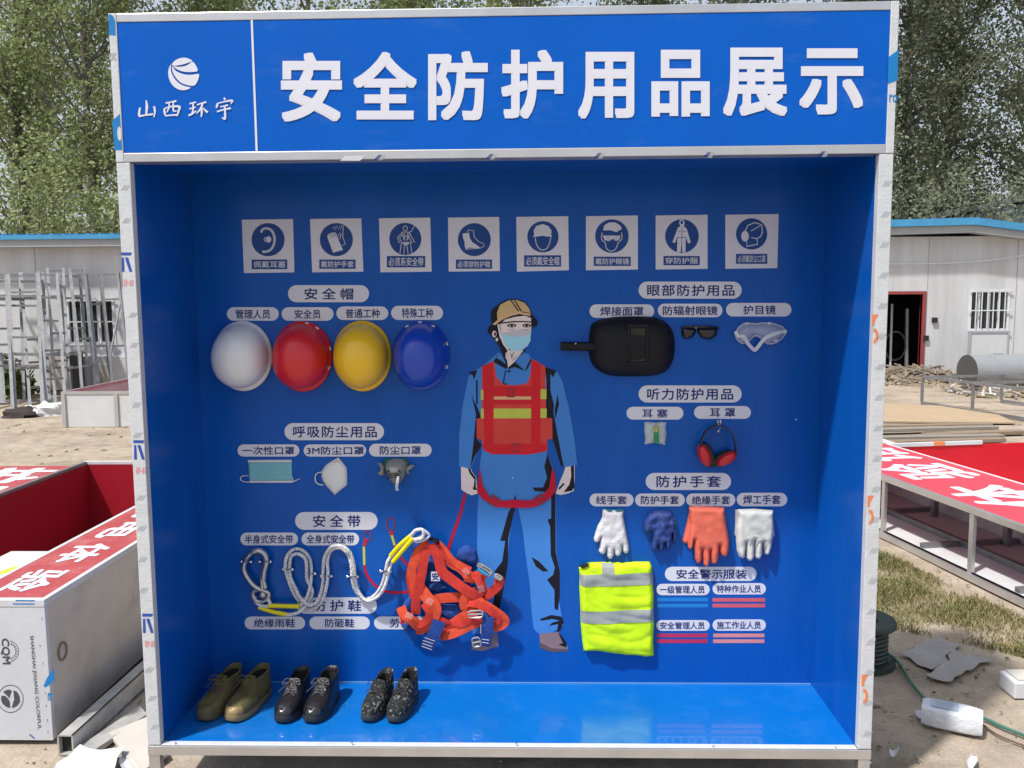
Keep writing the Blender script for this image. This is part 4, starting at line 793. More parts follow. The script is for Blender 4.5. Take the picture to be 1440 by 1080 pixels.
m = MB(); p, q = fq(358, 470, .05), fq(424, 400, .05); m.box((p.x, p.y - .001, p.z), (q.x, p.y + .001, q.z), TAGW); text(m, '安', [Vector((p.x + .003, p.y - .0014, p.z + .003)), Vector((q.x - .003, p.y - .0014, p.z + .003)), Vector((q.x - .003, p.y - .0014, q.z - .003)), Vector((p.x + .003, p.y - .0014, q.z - .003))], NAVY, .03); m.build('size_tag', hs)
m = MB(); m.tube(spline([fq(x, y, l) for x, y, l in ((205, 120, .07), (280, 78, .074), (345, 122, .07), (300, 160, .066), (240, 172, .066))], 5, True), .0048, TAGW, 8, True); m.tube([fq(235, 150, .07), fq(325, 108, .07)], .004, BUCK, 8); m.build('d_ring', hs, smooth=True)
m = MB(); puff(m, f540([(320, 150), (360, 140), (420, 160), (425, 190), (405, 205), (370, 175), (330, 165)], .06), D - .05, .02, .012, BLK, .005); m.build('ring_keeper', hs, smooth=True, fix=True)
# twin ropes
def rope_mat():
    m = bpy.data.materials.new('braided_rope'); m.use_nodes = True; t = m.node_tree; b = t.nodes['Principled BSDF']; b.inputs['Roughness'].default_value = .85
    tc = t.nodes.new('ShaderNodeTexCoord'); v = t.nodes.new('ShaderNodeTexVoronoi'); v.inputs['Scale'].default_value = 210; t.links.new(tc.outputs['Object'], v.inputs['Vector'])
    r = t.nodes.new('ShaderNodeValToRGB'); r.color_ramp.interpolation = 'LINEAR'; r.color_ramp.elements[0].position = .2; r.color_ramp.elements[0].color = (.82, .82, .82, 1); r.color_ramp.elements[1].position = .85; r.color_ramp.elements[1].color = (.34, .35, .38, 1)
    t.links.new(v.outputs['Distance'], r.inputs[0]); t.links.new(r.outputs[0], b.inputs['Base Color'])
    bp = t.nodes.new('ShaderNodeBump'); bp.inputs['Strength'].default_value = .8; bp.inputs['Distance'].default_value = .002; t.links.new(v.outputs['Distance'], bp.inputs['Height']); t.links.new(bp.outputs[0], b.inputs['Normal']); return m
ROPE = rope_mat(); YSL = mat('yellow_sleeve', (.78, .68, .0, 1), .4); CHR = mat('chromed_hook', (.5, .52, .55, 1), .3, metal=.9, vary=.2)
def eq(x, y, l=.024): return WP(320 + x / 3.6, 720 + y / 3.6, l)
R_ = .0066
ra = [(355, 478), (385, 458), (408, 415), (422, 350), (424, 285), (412, 228), (375, 192), (335, 190), (302, 222), (292, 275), (305, 335), (330, 400), (362, 452), (395, 490), (440, 488), (480, 445), (500, 380), (508, 310), (506, 245), (525, 195), (570, 182), (608, 212), (626, 265), (630, 325), (640, 380), (668, 425), (710, 440), (752, 415), (785, 360), (800, 300), (812, 248), (838, 212)]
rb = [(300, 520), (350, 512), (395, 475), (430, 405), (402, 340), (400, 280), (392, 235), (358, 212), (325, 222), (315, 262), (316, 320), (342, 385), (372, 440), (410, 470), (445, 462), (468, 420), (482, 360), (484, 290), (492, 225), (525, 178), (575, 172), (620, 205), (640, 270), (645, 330), (656, 385), (690, 440), (725, 448), (770, 420), (800, 365), (815, 305), (828, 262), (845, 230)]
for k, P0 in enumerate((ra, rb)):
    m = MB(); Q = spline([eq(x, y, .02 + .011 * k + .012 * math.sin(i * .9 + k * 2)) for i, (x, y) in enumerate(P0)], 7); m.tube(Q, R_, ROPE, 10); m.build('rope', hs, smooth=True)
for P0 in ([(208, 474, .034), (280, 476, .034), (362, 478, .034)], [(158, 482, .03), (230, 505, .03), (305, 520, .03)], [(826, 222, .036), (870, 170, .05), (930, 118, .065)], [(838, 252, .044), (890, 190, .058), (940, 132, .07)]):
    m = MB(); m.tube(spline([eq(*p) for p in P0], 4), .0088, YSL, 10); m.build('rope_sleeve', hs, smooth=True)
m = MB(); m.tube(spline([eq(*p) for p in ((930, 118, .066), (955, 92, .072), (990, 92, .074), (985, 130, .072), (940, 140, .07))], 5), .007, ROPE, 8); m.build('rope', hs, smooth=True)
m = MB(); m.tube(spline([eq(*p) for p in ((135, 430, .03), (150, 462, .03), (185, 478, .032), (215, 470, .032), (205, 440, .03))], 5), .007, ROPE, 8); m.build('rope', hs, smooth=True)
m = MB(); m.tube(spline([eq(x, y, .03) for x, y in ((170, 395), (130, 370), (96, 325), (82, 285), (96, 236), (130, 202), (165, 198), (192, 222), (196, 260), (186, 300), (182, 345), (192, 385))], 6), [.0105] * 30 + [.012] * 30 + [.01] * 7, CHR, 12); m.build('hook', hs, smooth=True)
m = MB(); m.tube(spline([eq(x, y, .034) for x, y in ((182, 300), (172, 345), (176, 390))], 5), .0065, BUCK, 8); m.build('hook_gate', hs, smooth=True)
m = MB(); m.tube(spline([eq(x, y, .03) for x, y in ((130, 405), (165, 395), (208, 410), (200, 440), (165, 455), (135, 440))], 5, True), .0075, BUCK, 8, True); m.ball(eq(178, 420, .036), .014, BUCK, 10); m.build('swivel', hs, smooth=True)
# saddles that hold rope and hook to the wall
for x, y, wd in ((95, 252, 26), (190, 252, 30), (305, 290, 26), (420, 312, 26), (500, 325, 28), (632, 328, 28), (800, 300, 28)):
    m = MB(); m.tube(spline([eq(x - wd, y, .004), eq(x - wd * .6, y, .02), eq(x, y, .052), eq(x + wd * .6, y, .02), eq(x + wd, y, .004)], 5), .0032, SCREW, 8)
    for s in (-1, 1): m.ball(eq(x + s * wd * .9, y,   .012), .0074, SCREW, 10)
    m.build('rope_clip', booth, smooth=True)

# ------------------------------------------------------------------ shoes on the booth floor
LINING = mat('dark_shoe_lining', (.012, .011, .012, 1), .95)
def shoe(label, heel, toe, wid, ht, cols, group, style, seed):
    """loft of horizontal contours from the sole up to an open collar, then laces, tongue and sole"""
    h, t_ = Vector(heel), Vector(toe); L = (t_ - h).length; ax = (t_ - h).normalized(); sd = Vector((-ax.y, ax.x, 0)); upc, solec, lacec, capc = cols
    root = thing('shoe', label, 'shoe', (h.x + ax.x * L / 2, h.y + ax.y * L / 2, 0), group)
    def hw(s): # half width along the sole, 0 heel .. 1 toe
        return wid * (.36 + .10 * math.sin(math.pi * min(s / .8, 1) - .5) + .02) * (1 if s < .9 else 1)
    def contour(s0, s1, wsc, n=36, pinch=1.0):
        P = []
        for i in range(n):
            a = 2 * math.pi * i / n; c = math.cos(a); q = math.sin(a); s = (s0 + s1) / 2 + (s1 - s0) / 2 * c
            bulge = .40 + .10 * max(0, min(1, s)) - (.05 * math.exp(-((s - .38) / .16) ** 2))
            e = abs(q) ** (.72 if c > 0 else .62) * (1 if q > 0 else -1)
            P.append((s, e * wid * bulge * wsc))
        return P
    def to3(P, z): return [h + ax * (s * L) + sd * y + Vector((0, 0, z(s) if callable(z) else z)) for s, y in P]
    spring = lambda z: (lambda s: z + .010 * max(0, (s - .78) / .22) ** 2)
    st = .024
    m = MB(); m.rings([to3(contour(.01, .99, .96), spring(.002)), to3(contour(-.005, 1.0, 1.0), spring(.006)), to3(contour(-.005, 1.003, 1.02), spring(st - .004)), to3(contour(0, .998, 1.0), spring(st))], solec); m.build('sole', root, smooth=True, fix=True)
    levels = [(st - .002, .0, .985, .96), (.032, -.003, .99, .985), (.042, -.002, .985, .985), (.05, 0, .965, .96), (.056, .002, .93, .92), (.062, .004, .87, .88), (.067, .006, .80, .86), (.071, .008, .73, .85), (.076, .009, .67, .83), (.081, .010, .61, .81), (.085, .010, .57, .79)]
    top = ht; z = .085
    kk = 0
    while z < top - .001:
        z = min(z + .012, top); kk += 1; levels.append((z, .010, max(.46, .57 - .03 * kk), max(.7, .79 - .02 * kk)))
    rg = [to3(contour(a, b, w_), (lambda zz: (lambda s: zz + (.016 * (max(0, .25 - s) / .25) if zz > ht - .02 else 0) + (.012 * max(0, (s - .35)) / .2 if zz > ht - .006 else 0)))(zz)) for zz, a, b, w_ in levels]
    zz, a, b, w_ = levels[-1]
    rg += [to3(contour(a + .018, b - .025, w_ * .9), lambda s: zz + .002 + .012 * (max(0, .25 - s) / .25)), to3(contour(a + .022, b - .03, w_ * .87), zz - .008)]
    lin_ = [to3(contour(a + .024, b - .032, w_ * .86), zz - .007), to3(contour(a + .035, b - .02, w_ * .83), zz - .04), to3(contour(a + .1, b, w_ * .7), .045)]
    m = MB(); m.rings(lin_, LINING, False, True); m.build('lining', root, smooth=True)
    for r in rg[:-1]:
        for i, p in enumerate(r): r[i] = p + (sd * nz(p.x * 3 + seed, p.z * 4, 9, seed) + Vector((0, 0, 1)) * nz(p.y * 3, p.x * 3 + seed, 12, seed + 3)) * (.0025 if style != 'black' else .001)
    m = MB(); m.rings(rg, upc, True, False); m.build('upper', root, smooth=True, fix=True, angle=70)
    def mid(s):  # height of the vamp on the centre line
        for (z0, a0, b0, w0), (z1, a1, b1, w1) in zip(levels, levels[1:]):
            if b1 <= s <= b0: return z0 + (z1 - z0) * (b0 - s) / max(b0 - b1, 1e-6)
        return levels[-1][0]
    def on(s, y): q = abs(y) / (wid * .36); return h + ax * (s * L) + sd * y + Vector((0, 0, mid(s) - .012 * q * q + .003))
    if capc is not None:
        rc = []
        for zz, a, b, w_ in [(st + .001, .0, .99, .985), (.032, 0, .997, 1.0), (.042, 0, .992, 1.0), (.05, 0, .972, .975), (.0565, 0, .937, .94)]:
            P = [p for p in contour(a, b, w_, 72)]; P = [(s, y) for s, y in P if s > .86]
            P.sort(key=lambda p: p[1]); P = [P[int(round(k))] for k in np.linspace(0, len(P) - 1, 16)]; rc.append(to3(P, zz + .0008))
        m = MB(); vv = [p for r in rc for p in r]; m.add(vv, [(i * 16 + k, i * 16 + k + 1, (i + 1) * 16 + k + 1, (i + 1) * 16 + k) for i in range(4) for k in range(15)], capc); m.build('toe_cap', root, smooth=True)
    # tongue
    m = MB(); rows = []
    for s in np.linspace(.66, .44, 7):
        zc = mid(s) + .002 + (.014 if s < .47 else 0); rows.append([h + ax * (s * L) + sd * y + Vector((0, 0, zc - 8 * y * y)) for y in np.linspace(-.022, .022, 7)])
    m.add([p for r in rows for p in r], [(i * 7 + k, i * 7 + k + 1, (i + 1) * 7 + k + 1, (i + 1) * 7 + k) for i in range(6) for k in range(6)], upc); m.build('tongue', root, smooth=True)
    ss = [.69, .645, .60, .56, .525, .49]
    m = MB()
    for i, s in enumerate(ss[:-1]):
        m.tube(spline([on(s, -.021), on((s + ss[i + 1]) / 2, 0) + Vector((0, 0, .004)), on(ss[i + 1], .021)], 4), .0017, lacec, 6); m.tube(spline([on(s, .021), on((s + ss[i + 1]) / 2, 0) + Vector((0, 0, .006)), on(ss[i + 1], -.021)], 4), .0017, lacec, 6)
    k0 = on(.5, 0) + Vector((0, 0, .008)); rr = random.Random(seed)
    for sg in (-1, 1):
        m.tube(spline([k0, k0 + sd * sg * .022 + ax * .008 + Vector((0, 0, .012)), k0 + sd * sg * .034 + ax * .02 + Vector((0, 0, -.004)), k0 + sd * sg * .014 + ax * .012], 5), .0016, lacec, 6)
        m.tube(spline([k0, k0 + sd * sg * .014 + ax * .02 + Vector((0, 0, -.002)), k0 + sd * sg * (.02 + .02 * rr.random()) + ax * (.045 + .02 * rr.random()) + Vector((0, 0, -.016))], 5), .0015, lacec, 6)
    m.build('lace', root, smooth=True)
    return root
OLI = mat('olive_canvas', (.15, .13, .05, 1), .9, vary=.45, scale=25, bump=.5, bscale=400); OLS = mat('olive_rubber', (.1, .08, .04, 1), .6, vary=.2); OLT = mat('tan_rubber', (.27, .19, .075, 1), .5, vary=.15); LOL = mat('brown_lace', (.09, .065, .045, 1), .9)
LEA = mat('black_leather', (.011, .011, .013, 1), .34, vary=.3, scale=30, bump=.35, bscale=160); LEAC = mat('polished_black_leather', (.013, .013, .016, 1), .18, vary=.1, coat=.4); BSO = mat('black_rubber_sole', (.022, .021, .023, 1), .6, bump=.3, bscale=120); LGR = mat('grey_lace', (.085, .08, .085, 1), .8)
CAM_ = mat('grey_camouflage_cloth', (.24, .25, .25, 1), .9, col2=(.008, .009, .011, 1), scale=80, detail=3, bump=.3, bscale=300); CSO = mat('dark_grey_sole', (.035, .04, .045, 1), .7); [n for n in CAM_.node_tree.nodes if n.type == 'VALTORGB'][0].color_ramp.elements[0].position = .54; LBK = mat('dark_lace', (.03, .03, .035, 1), .9)
shoe('olive canvas rubber-toed shoe nearest the left booth wall', (-1.045, .40, 0), (-1.094, .15, 0), .106, .103, (OLI, OLS, LOL, OLS), 'olive canvas shoes', 'canvas', 3)
shoe('olive canvas shoe with lighter tan toe, right one of the olive pair', (-.935, .40, 0), (-.99, .145, 0), .104, .103, (OLI, OLT, LOL, OLT), 'olive canvas shoes', 'canvas', 8)
shoe('black leather laced safety shoe next to the tan-toed olive one', (-.782, .39, 0), (-.804, .14, 0), .106, .096, (LEA, BSO, LGR, LEAC), 'black leather shoes', 'black', 5)
shoe('black leather laced safety shoe, right one of the black pair', (-.672, .39, 0), (-.7, .14, 0), .106, .098, (LEA, BSO, LGR, LEAC), 'black leather shoes', 'black', 6)
shoe('grey camouflage work shoe, left one of the camouflage pair', (-.458, .39, 0), (-.5, .15, 0), .092, .09, (CAM_, CSO, LBK, None), 'camouflage work shoes', 'camo', 11)
shoe('grey camouflage work shoe nearest the booth centre', (-.366, .39, 0), (-.406, .145, 0), .092, .094, (CAM_, CSO, LBK, None), 'camouflage work shoes', 'camo', 14)

# ------------------------------------------------------------------ booths lying on the ground
RED = mat('red_panel', (.32, .014, .026, 1), .35, vary=.1, scale=3, spec=.3); REDF = mat('red_header_vinyl', (.38, .055, .06, 1), .5, vary=.12, scale=4, spec=.5)
WPAN = mat('white_panel', (.6, .61, .62, 1), .45, vary=.1, scale=3); WFILM = mat('white_protective_film', (.54, .56, .6, 1), .38, vary=.06, scale=5, bump=.12, bscale=25); wear(WFILM, (.42, .4, .37, 1), .45, 6, .52, .78); wear(REDF, (.55, .3, .28, 1), .4, 9, .5, .75); wear(WPAN, (.42, .39, .35, 1), .5, 5, .5, .72); INK = mat('dark_ink', (.06, .065, .075, 1), .5)
# left: roof side towards us, lettered header up, cavity beyond
X1, X2, X3, Y0, Y1, ZL, ZT = -1.73, -2.065, -3.0, .30, 3.0, -.148, .40
lb = thing('lying_red_booth', 'red booth lying on its back at left, header reading 体验 upwards and dented grey roof side', 'display booth', (-2.4, 1.7, G))
m = MB(); m.box((X1 - .02, Y0 + .022, ZL), (X1, Y1, ZT - .022), GALV); m.build('roof_panel', lb)
m = MB(); m.box((X3, Y0, ZL), (X1 + .002, Y0 + .02, ZT - .026), WFILM); m.build('end_wall', lb)
m = MB(); m.box((X3 + .02, Y0 + .021, ZL + .002), (X1 - .021, Y1 - .02, ZL + .02), RED); m.build('back_wall', lb)
m = MB(); m.box((X3, Y0 + .021, ZL + .002), (X3 + .019, Y1, ZT - .022), RED); m.build('shelf_wall', lb)
m = MB(); m.box((X3 + .02, Y1 - .019, ZL + .021), (X1 - .021, Y1, ZT - .022), RED); m.build('end_wall', lb)
m = MB(); m.box((X2 + .02, Y0 + .02, ZT - .012), (X1 - .018, Y1 - .02, ZT - .001), REDF); m.build('header_panel', lb)
m = MB()
m.box((X1 - .018, Y0 + .026, ZT - .025), (X1 + .003, Y1, ZT + .001), WPAN); m.box((X2, Y0 + .026, ZT - .025), (X2 + .02, Y1, ZT + .001), WPAN)
m.box((X3 - .01, Y1 - .018, ZT - .021), (X2 - .001, Y1 + .004, ZT + .002), WPAN); m.build('header_frame', lb, bevel=.002)
m = MB(); m.box((X3 - .01, Y0 - .002, ZT - .0255), (X1 + .004, Y0 + .0255, ZT + .002), FILM); m.build('header_rail', lb, bevel=.002)
m = MB(); m.box((X3 - .012, Y0 + .026, ZT - .021), (X3 + .012, Y1 - .019, ZT + .001), STEEL); m.build('shelf_rail', lb, bevel=.002)
zt = ZT + .0006; m = MB()
for c, ya, yb in (('验', .39, .66), ('体', .75, 1.03), ('电', 1.12, 1.40), ('用', 1.49, 1.77), ('全', 1.86, 2.14), ('安', 2.23, 2.51)):
    xa, xb = X2 + .085, X1 - .08
    text(m, c, [(xa, yb, zt), (xa, ya, zt), (xb, ya, zt), (xb, yb, zt)], WHITEV, .028)
m.build('header_lettering', lb)
EY = Y0 - .0008
def eqd(pts): return [at(x / 4.5, 840 + y / 4.5, EY) for x, y in pts]
m = MB(); text(m, 'SHANGHAI JIXIANG COLORFUL', eqd([(183, 245), (234, 836), (262, 836), (211, 241)]), INK, .006); m.build('film_lettering', lb)
m = MB(); text(m, 'CQM', eqd([(0, 258), (8, 424), (68, 424), (56, 262)]), INK, .03); m.build('certification_lettering', lb)
def arc(m, cx, cy, r0, r1, a0, a1, mm, n=28):
    P = [(cx + r1 * math.cos(t), cy + r1 * math.sin(t) * 1.08) for t in np.linspace(a0, a1, n)] + [(cx + r0 * math.cos(t), cy + r0 * math.sin(t) * 1.08) for t in np.linspace(a1, a0, n)]; m.poly(eqd(P), mm)
m = MB(); arc(m, 55, 342, 60, 63, -1.5, 1.5, INK)
for t in np.linspace(-1.2, 1.2, 9): arc(m, 55, 342, 40, 53, t - .06, t + .06, INK, 4)
m.build('certification_ring', lb)
m = MB(); arc(m, 66, 642, 78, 82, 0, 3.14, INK); arc(m, 66, 642, 78, 82, 3.14, 6.28, INK)
m.poly(eqd([(18, 600), (40, 586), (62, 584), (74, 592), (58, 640), (50, 628), (34, 612)]), INK); m.poly(eqd([(84, 588), (108, 598), (124, 628), (126, 660), (112, 684), (88, 698), (74, 700), (84, 660), (90, 650)]), INK); m.poly(eqd([(8, 622), (34, 624), (52, 642), (62, 664), (64, 700), (40, 694), (16, 674), (6, 650)]), INK); m.build('leaf_emblem', lb)
m = MB(); m.poly(eqd([(275, 560), (300, 505), (330, 465), (343, 450), (344, 520), (318, 552), (285, 570)]), FILMBLUE); text(m, 'E', eqd([(302, 606), (302, 655), (328, 655), (328, 606)]), FILMBLUE, .02)
for x, y in ((262, 130), (250, 300), (268, 412), (285, 600), (290, 680), (296, 770), (300, 845)): m.poly(eqd([(x, y), (x + 4, y), (x + 6, y + 14), (x + 3, y + 14)]), INK)
m.poly(eqd([(182, 868), (190, 866), (222, 892), (214, 895)]), BLUEP); m.build('film_mark', lb)
m = MB()
for a, b, y0 in ((100, 220, 16), (84, 218, 38)): m.poly([at(x / 4.5, 840 + y / 4.5, Y0 - .003) for x, y in ((a, y0), (b, y0 + 1), (b - 2, y0 + 8), (a - 4, y0 + 7))], FILMBLUE)
m.build('film_stripe', lb)
m = MB(); c0 = Vector((X1 + .001, .40, .16)); m.tube([c0 + Vector((0, .028 * math.cos(t), .034 * math.sin(t))) for t in np.linspace(0, 6.283, 21)[:-1]], .005, mat('rust_ring', (.22, .16, .1, 1), .7), 6, True); m.build('rust_ring', lb, smooth=True)
for y in (.6, 2.6):
    m = MB(); m.box((X3 + .1, y, G - .005), (X1 - .06, y + .08, ZL - .001), mat('timber_bearer', (.22, .15, .09, 1), .8) if y < 1 else MATS['timber_bearer']); m.build('bearer', lb)
# white box inside that booth
wb = thing('white_box', 'white open-topped box with yellow smear inside the red booth lying at left', 'box', (-2.55, 1.2, ZL + .02))
m = MB(); m.box((-2.74, .62, ZL + .021), (-2.42, 1.70, .16), WPAN); m.build('box_body', wb, bevel=.006)
m = MB(); m.poly([(-2.60, 1.30, .1608), (-2.56, 1.42, .1608), (-2.50, 1.46, .1608), (-2.48, 1.40, .1608), (-2.53, 1.32, .1608)], mat('yellow_paint', (.6, .55, .05, 1), .6)); m.build('paint_smear', wb)
# another lettered header beyond it
lp = thing('lying_lettered_header', 'red header box with large white letters lying beyond the red booth at left edge', 'sign', (-3.4, 2.2, G))
m = MB(); m.box((-3.74, 1.0, G), (-3.03, 2.96, .375), WPAN); m.build('box_body', lp, bevel=.003)
m = MB(); m.box((-3.72, 1.02, .3755), (-3.05, 2.94, .379), REDF); m.build('header_panel', lp)
m = MB()
for c, ya, yb in (('护', 2.4, 2.88), ('防', 1.83, 2.31), ('全', 1.25, 1.75)): text(m, c, [(-3.68, yb, .3796), (-3.68, ya, .3796), (-3.08, ya, .3796), (-3.08, yb, .3796)], WHITEV, .03)
m.build('header_lettering', lp)
# right: red booth on its back, roof side open
RM = Matrix.Translation((2.66, 2.2, 0)) @ Matrix.Rotation(math.radians(9.5), 4, 'Z')
Z2 = .268; LN = (-1.3, 2.06); VW = .74
rb_ = thing('lying_red_booth', 'red booth lying on its back at right, lettered header up and open frame below', 'display booth', (3.4, 2.6, G))
REDR = mat('bright_red_panel', (.6, .008, .02, 1), .35, vary=.08, spec=.25); REDH = mat('bright_red_header', (.6, .055, .085, 1), .45, vary=.1, scale=4, spec=.5)
def rbx(name, a, b, mm, bev=0):
    m = MB(); m.box(a, b, mm, RM); return m.build(name, rb_, bevel=bev)
rbx('header_panel', (.025, LN[0] + .02, Z2 - .012), (VW - .02, LN[1] - .03, Z2 - .001), REDH)
rbx('header_rail', (-.003, LN[0], Z2 - .04), (.024, LN[1], Z2 + .001), ALU, .002); rbx('header_rail', (VW - .019, LN[0], Z2 - .03), (VW + .004, LN[1] - .03, Z2 + .001), WPAN, .002)
rbx('far_rail', (0, LN[1] - .029, Z2 - .03), (1.6, LN[1], Z2 + .002), WPAN, .002)
for a, b in ((.62, .72), (1.15, 1.25)): rbx('film_patch', (a, LN[1] - .031, Z2 - .028), (b, LN[1] + .001, Z2 + .0032), ORANGEP)
rbx('end_wall', (0, LN[1] - .02, G + .03), (2.3, LN[1] - .001, Z2 - .031), REDR); rbx('floor_sheet', (.0, LN[0], G + .035), (2.3, LN[1] - .021, G + .045), WPAN)
rbx('header_backing', (VW - .017, LN[0], G + .046), (VW - .003, LN[1] - .022, Z2 - .031), WPAN); rbx('inner_wall', (VW, LN[0], G + .046), (VW + .006, LN[1] - .022, Z2 - .031), REDR)
rbx('base_rail', (-.02, LN[0], G + .004), (.03, LN[1], G + .045), ALU, .002); rbx('base_rail', (.3, LN[0], G + .0455), (.34, LN[1] - .03, G + .085), STEEL, .002)
for u in (-.6, 0, .9, 1.95): rbx('post', (-.002, u - .018, G + .0455), (.022, u + .018, Z2 - .041), ALU, .002)
for u in (.45, 1.2): rbx('inner_post', (.58, u - .02, G + .046), (.62, u + .02, Z2 - .041), STEEL, .002)
for u in (-.35, .5, 1.35): rbx('floor_strut', (.03, u - .02, G + .0455), (VW - .02, u + .02, G + .075), STEEL, .002)
m = MB()
for c, ua, ub in (('防', -.62, -.17), ('体', -.06, .52), ('验', .72, 1.25), ('馆', 1.36, 1.9)):
    text(m, c, [RM @ Vector(p) for p in ((VW - .08, ua, Z2 - .0004), (VW - .08, ub, Z2 - .0004), (.09, ub, Z2 - .0004), (.09, ua, Z2 - .0004))], WHITEV, .026)
m.build('header_lettering', rb_)
# small red one far left
sb = thing('lying_red_booth', 'small white-sided booth with red inside lying in front of the leaning steel frames', 'display booth', (-5.4, 9.2, G))
SX0, SX1, SY0, SY1, SZ = -6.15, -4.4, 8.3, 10.7, .27
for nme, a, b, mm in (('front_panel', (SX0, SY0, G), (SX1, SY0 + .03, SZ), WPAN), ('side_wall', (SX0, SY0 + .031, G), (SX0 + .03, SY1, SZ), WPAN), ('side_wall', (SX1 - .03, SY0 + .031, G), (SX1, SY1, SZ), RED), ('back_panel', (SX0 + .031, SY1 - .03, G), (SX1 - .031, SY1, SZ), RED), ('inner_panel', (SX0 + .031, SY0 + .031, G), (SX1 - .031, SY1 - .031, G + .02), RED)):
    m = MB(); m.box(a, b, mm); m.build(nme, sb)
m = MB(); m.box((SX0 - .01, SY0 - .01, SZ), (SX1 + .01, SY0 + .04, SZ + .035), ALU); m.box((SX0 - .01, SY0 + .041, SZ), (SX0 + .04, SY1, SZ + .035), ALU); m.box((SX0 + .041, SY1 - .04, SZ), (SX1, SY1 + .01, SZ + .035), ALU); m.build('top_frame', sb)
for x in (SX0 - .005, SX0 + .7, SX0 + 1.4):
    m = MB(); m.box((x, SY0 - .02, G), (x + .05, SY0 - .0105, SZ - .001), ALU); m.build('post', sb)

# ------------------------------------------------------------------ loose things in the foreground
def sheet(name, label, cat, px, z, mm, th=.004, curl=.0, group=None, lift=None, ragged=.0):
    P = [gz(a, b, G + z) for a, b in px]; m = MB(); n = 8
    a, b, c, d = P; vt_ = []
    for j in range(n + 1):
        for i in range(n + 1):
            u, v = i / n, j / n; p = (a * (1 - u) + b * u) * (1 - v) + (d * (1 - u) + c * u) * v
            rx_ = Vector((noise.noise(Vector((p.x * 14, p.y * 14, 1))), noise.noise(Vector((p.x * 14, p.y * 14, 7))), 0)) * ragged; p = p + rx_; vt_.append((p.x, p.y, p.z + curl * (noise.noise(Vector((p.x * 5, p.y * 5, z * 90))) * .5 + (2 * u - 1) ** 2 * .6) + (lift(u, v) if lift else 0)))
    nn = len(vt_); fs = [(j * (n + 1) + i, j * (n + 1) + i + 1, (j + 1) * (n + 1) + i + 1, (j + 1) * (n + 1) + i) for j in range(n) for i in range(n)]
    rim = list(range(n + 1)) + [(k + 1) * (n + 1) + n for k in range(n)] + [n * (n + 1) + n - 1 - k for k in range(n)] + [(n - 1 - k) * (n + 1) for k in range(n - 1)]
    m.add(vt_ + [(x, y, q - th) for x, y, q in vt_], fs + [tuple(i + nn for i in f)[::-1] for f in fs] + [(rim[k], rim[k - 1], rim[k - 1] + nn, rim[k] + nn) for k in range(len(rim))], mm)
    o = m.build(name, None, smooth=True, fix=True); tag(o, label, cat, group); return o
tb = thing('square_steel_tube', 'dirty silver square steel tube lying on the ground beside the grey roof side', 'steel tube', (-1.62, .6, G))
p, q = gz(92, 1048, G + .045), gz(212, 938, G + .045); DIRTY = mat('dirty_aluminium', (.55, .54, .5, 1), .5, metal=.35, vary=.35, scale=12); DK = mat('shade_and_black_parts', (.02, .02, .02, 1), .9)  # near-black serves painted shade in hollows and real black parts
d = (q - p).normalized(); q = p + d * 1.3; sd = Vector((-d.y, d.x, 0)); up = Vector((0, 0, 1)); m = MB()
for o_, a, b in ((sd * .027, .006, .08), (sd * -.027, .006, .08), (up * .037, .06, .006), (up * -.037, .06, .006)): m.bar(p + o_, q + o_, a, b, DIRTY)
m.build('tube_wall', tb); m = MB(); m.bar(p + d * .02, p + d * .03, .046, .068, DK); m.build('tube_shade_plug', tb)  # black plug: the shade inside the hollow tube painted as colour
tag(sheet('flat_metal_strip', 'flat grey metal strip lying next to the square tube', 'metal strip', [(111, 1050), (122, 1062), (207, 1004), (196, 992)], .03, DIRTY, .02), 'flat grey metal strip lying next to the square tube', 'metal strip')
CARD = mat('cream_board', (.52, .48, .42, 1), .7, vary=.1); PAPER = mat('white_paper', (.58, .59, .6, 1), .7, vary=.06)
sheet('cream_board', 'cream flat board on the ground beside the booth left foot', 'board', [(153, 1032), (196, 1090), (236, 1062), (212, 1008)], .025, CARD, .012, .01)
def pm():
    m = mat('yellow_marked_paper', (.56, .57, .58, 1), .7, col2=(.68, .6, .05, 1), scale=2.3, detail=1); cr = [n for n in m.node_tree.nodes if n.type == 'VALTORGB'][0]; cr.color_ramp.elements[0].position = .36; cr.color_ramp.elements[1].position = .4; return m
sheet('crumpled_paper', 'white crumpled paper sheet with yellow print at the bottom left corner', 'paper', [(72, 1092), (160, 1100), (172, 1060), (112, 1054)], .03, pm(), .002, .03, ragged=.03)
sheet('paper_scrap', 'small white paper scrap between cream board and crumpled paper', 'paper', [(172, 1085), (200, 1092), (186, 1072), (166, 1066)], .02, PAPER, .002, .02, ragged=.02)
m = MB(); PK = thing('paper_packet', 'white block-shaped paper packet lying half in shadow on the ground at right', 'packet', (1.75, .5, G))
PM = Matrix.Translation(gz(1338, 1022, G)) @ Matrix.Rotation(math.radians(-28), 4, 'Z'); PKM = mat('packet_film', (.66, .68, .72, 1), .35, vary=.1, scale=20, bump=.5, bscale=40, spec=.6)
rows = []
for x in np.linspace(-.105, .105, 9):
    s_ = 1 - .12 * abs(x / .105) ** 6; rows.append([PM @ Vector((x, .058 * s_ * (abs(math.cos(t)) ** .35) * (1 if math.cos(t) > 0 else -1), .042 + .04 * s_ * (abs(math.sin(t)) ** .35) * (1 if math.sin(t) > 0 else -1) + .003 * nz(x, t, 12))) for t in np.linspace(0, 6.283, 25)[:-1]])
m.rings(rows, PKM); m.build('packet_body', PK, smooth=True, fix=True)
m = MB(); m.box((-.075, -.035, .0835), (.02, .035, .0845), mat('pale_blue_print', (.42, .5, .6, 1), .5), PM)
for k in range(4): m.box((-.06, -.025 + k * .014, .0846), (.005, -.019 + k * .014, .085), GREYP, PM)
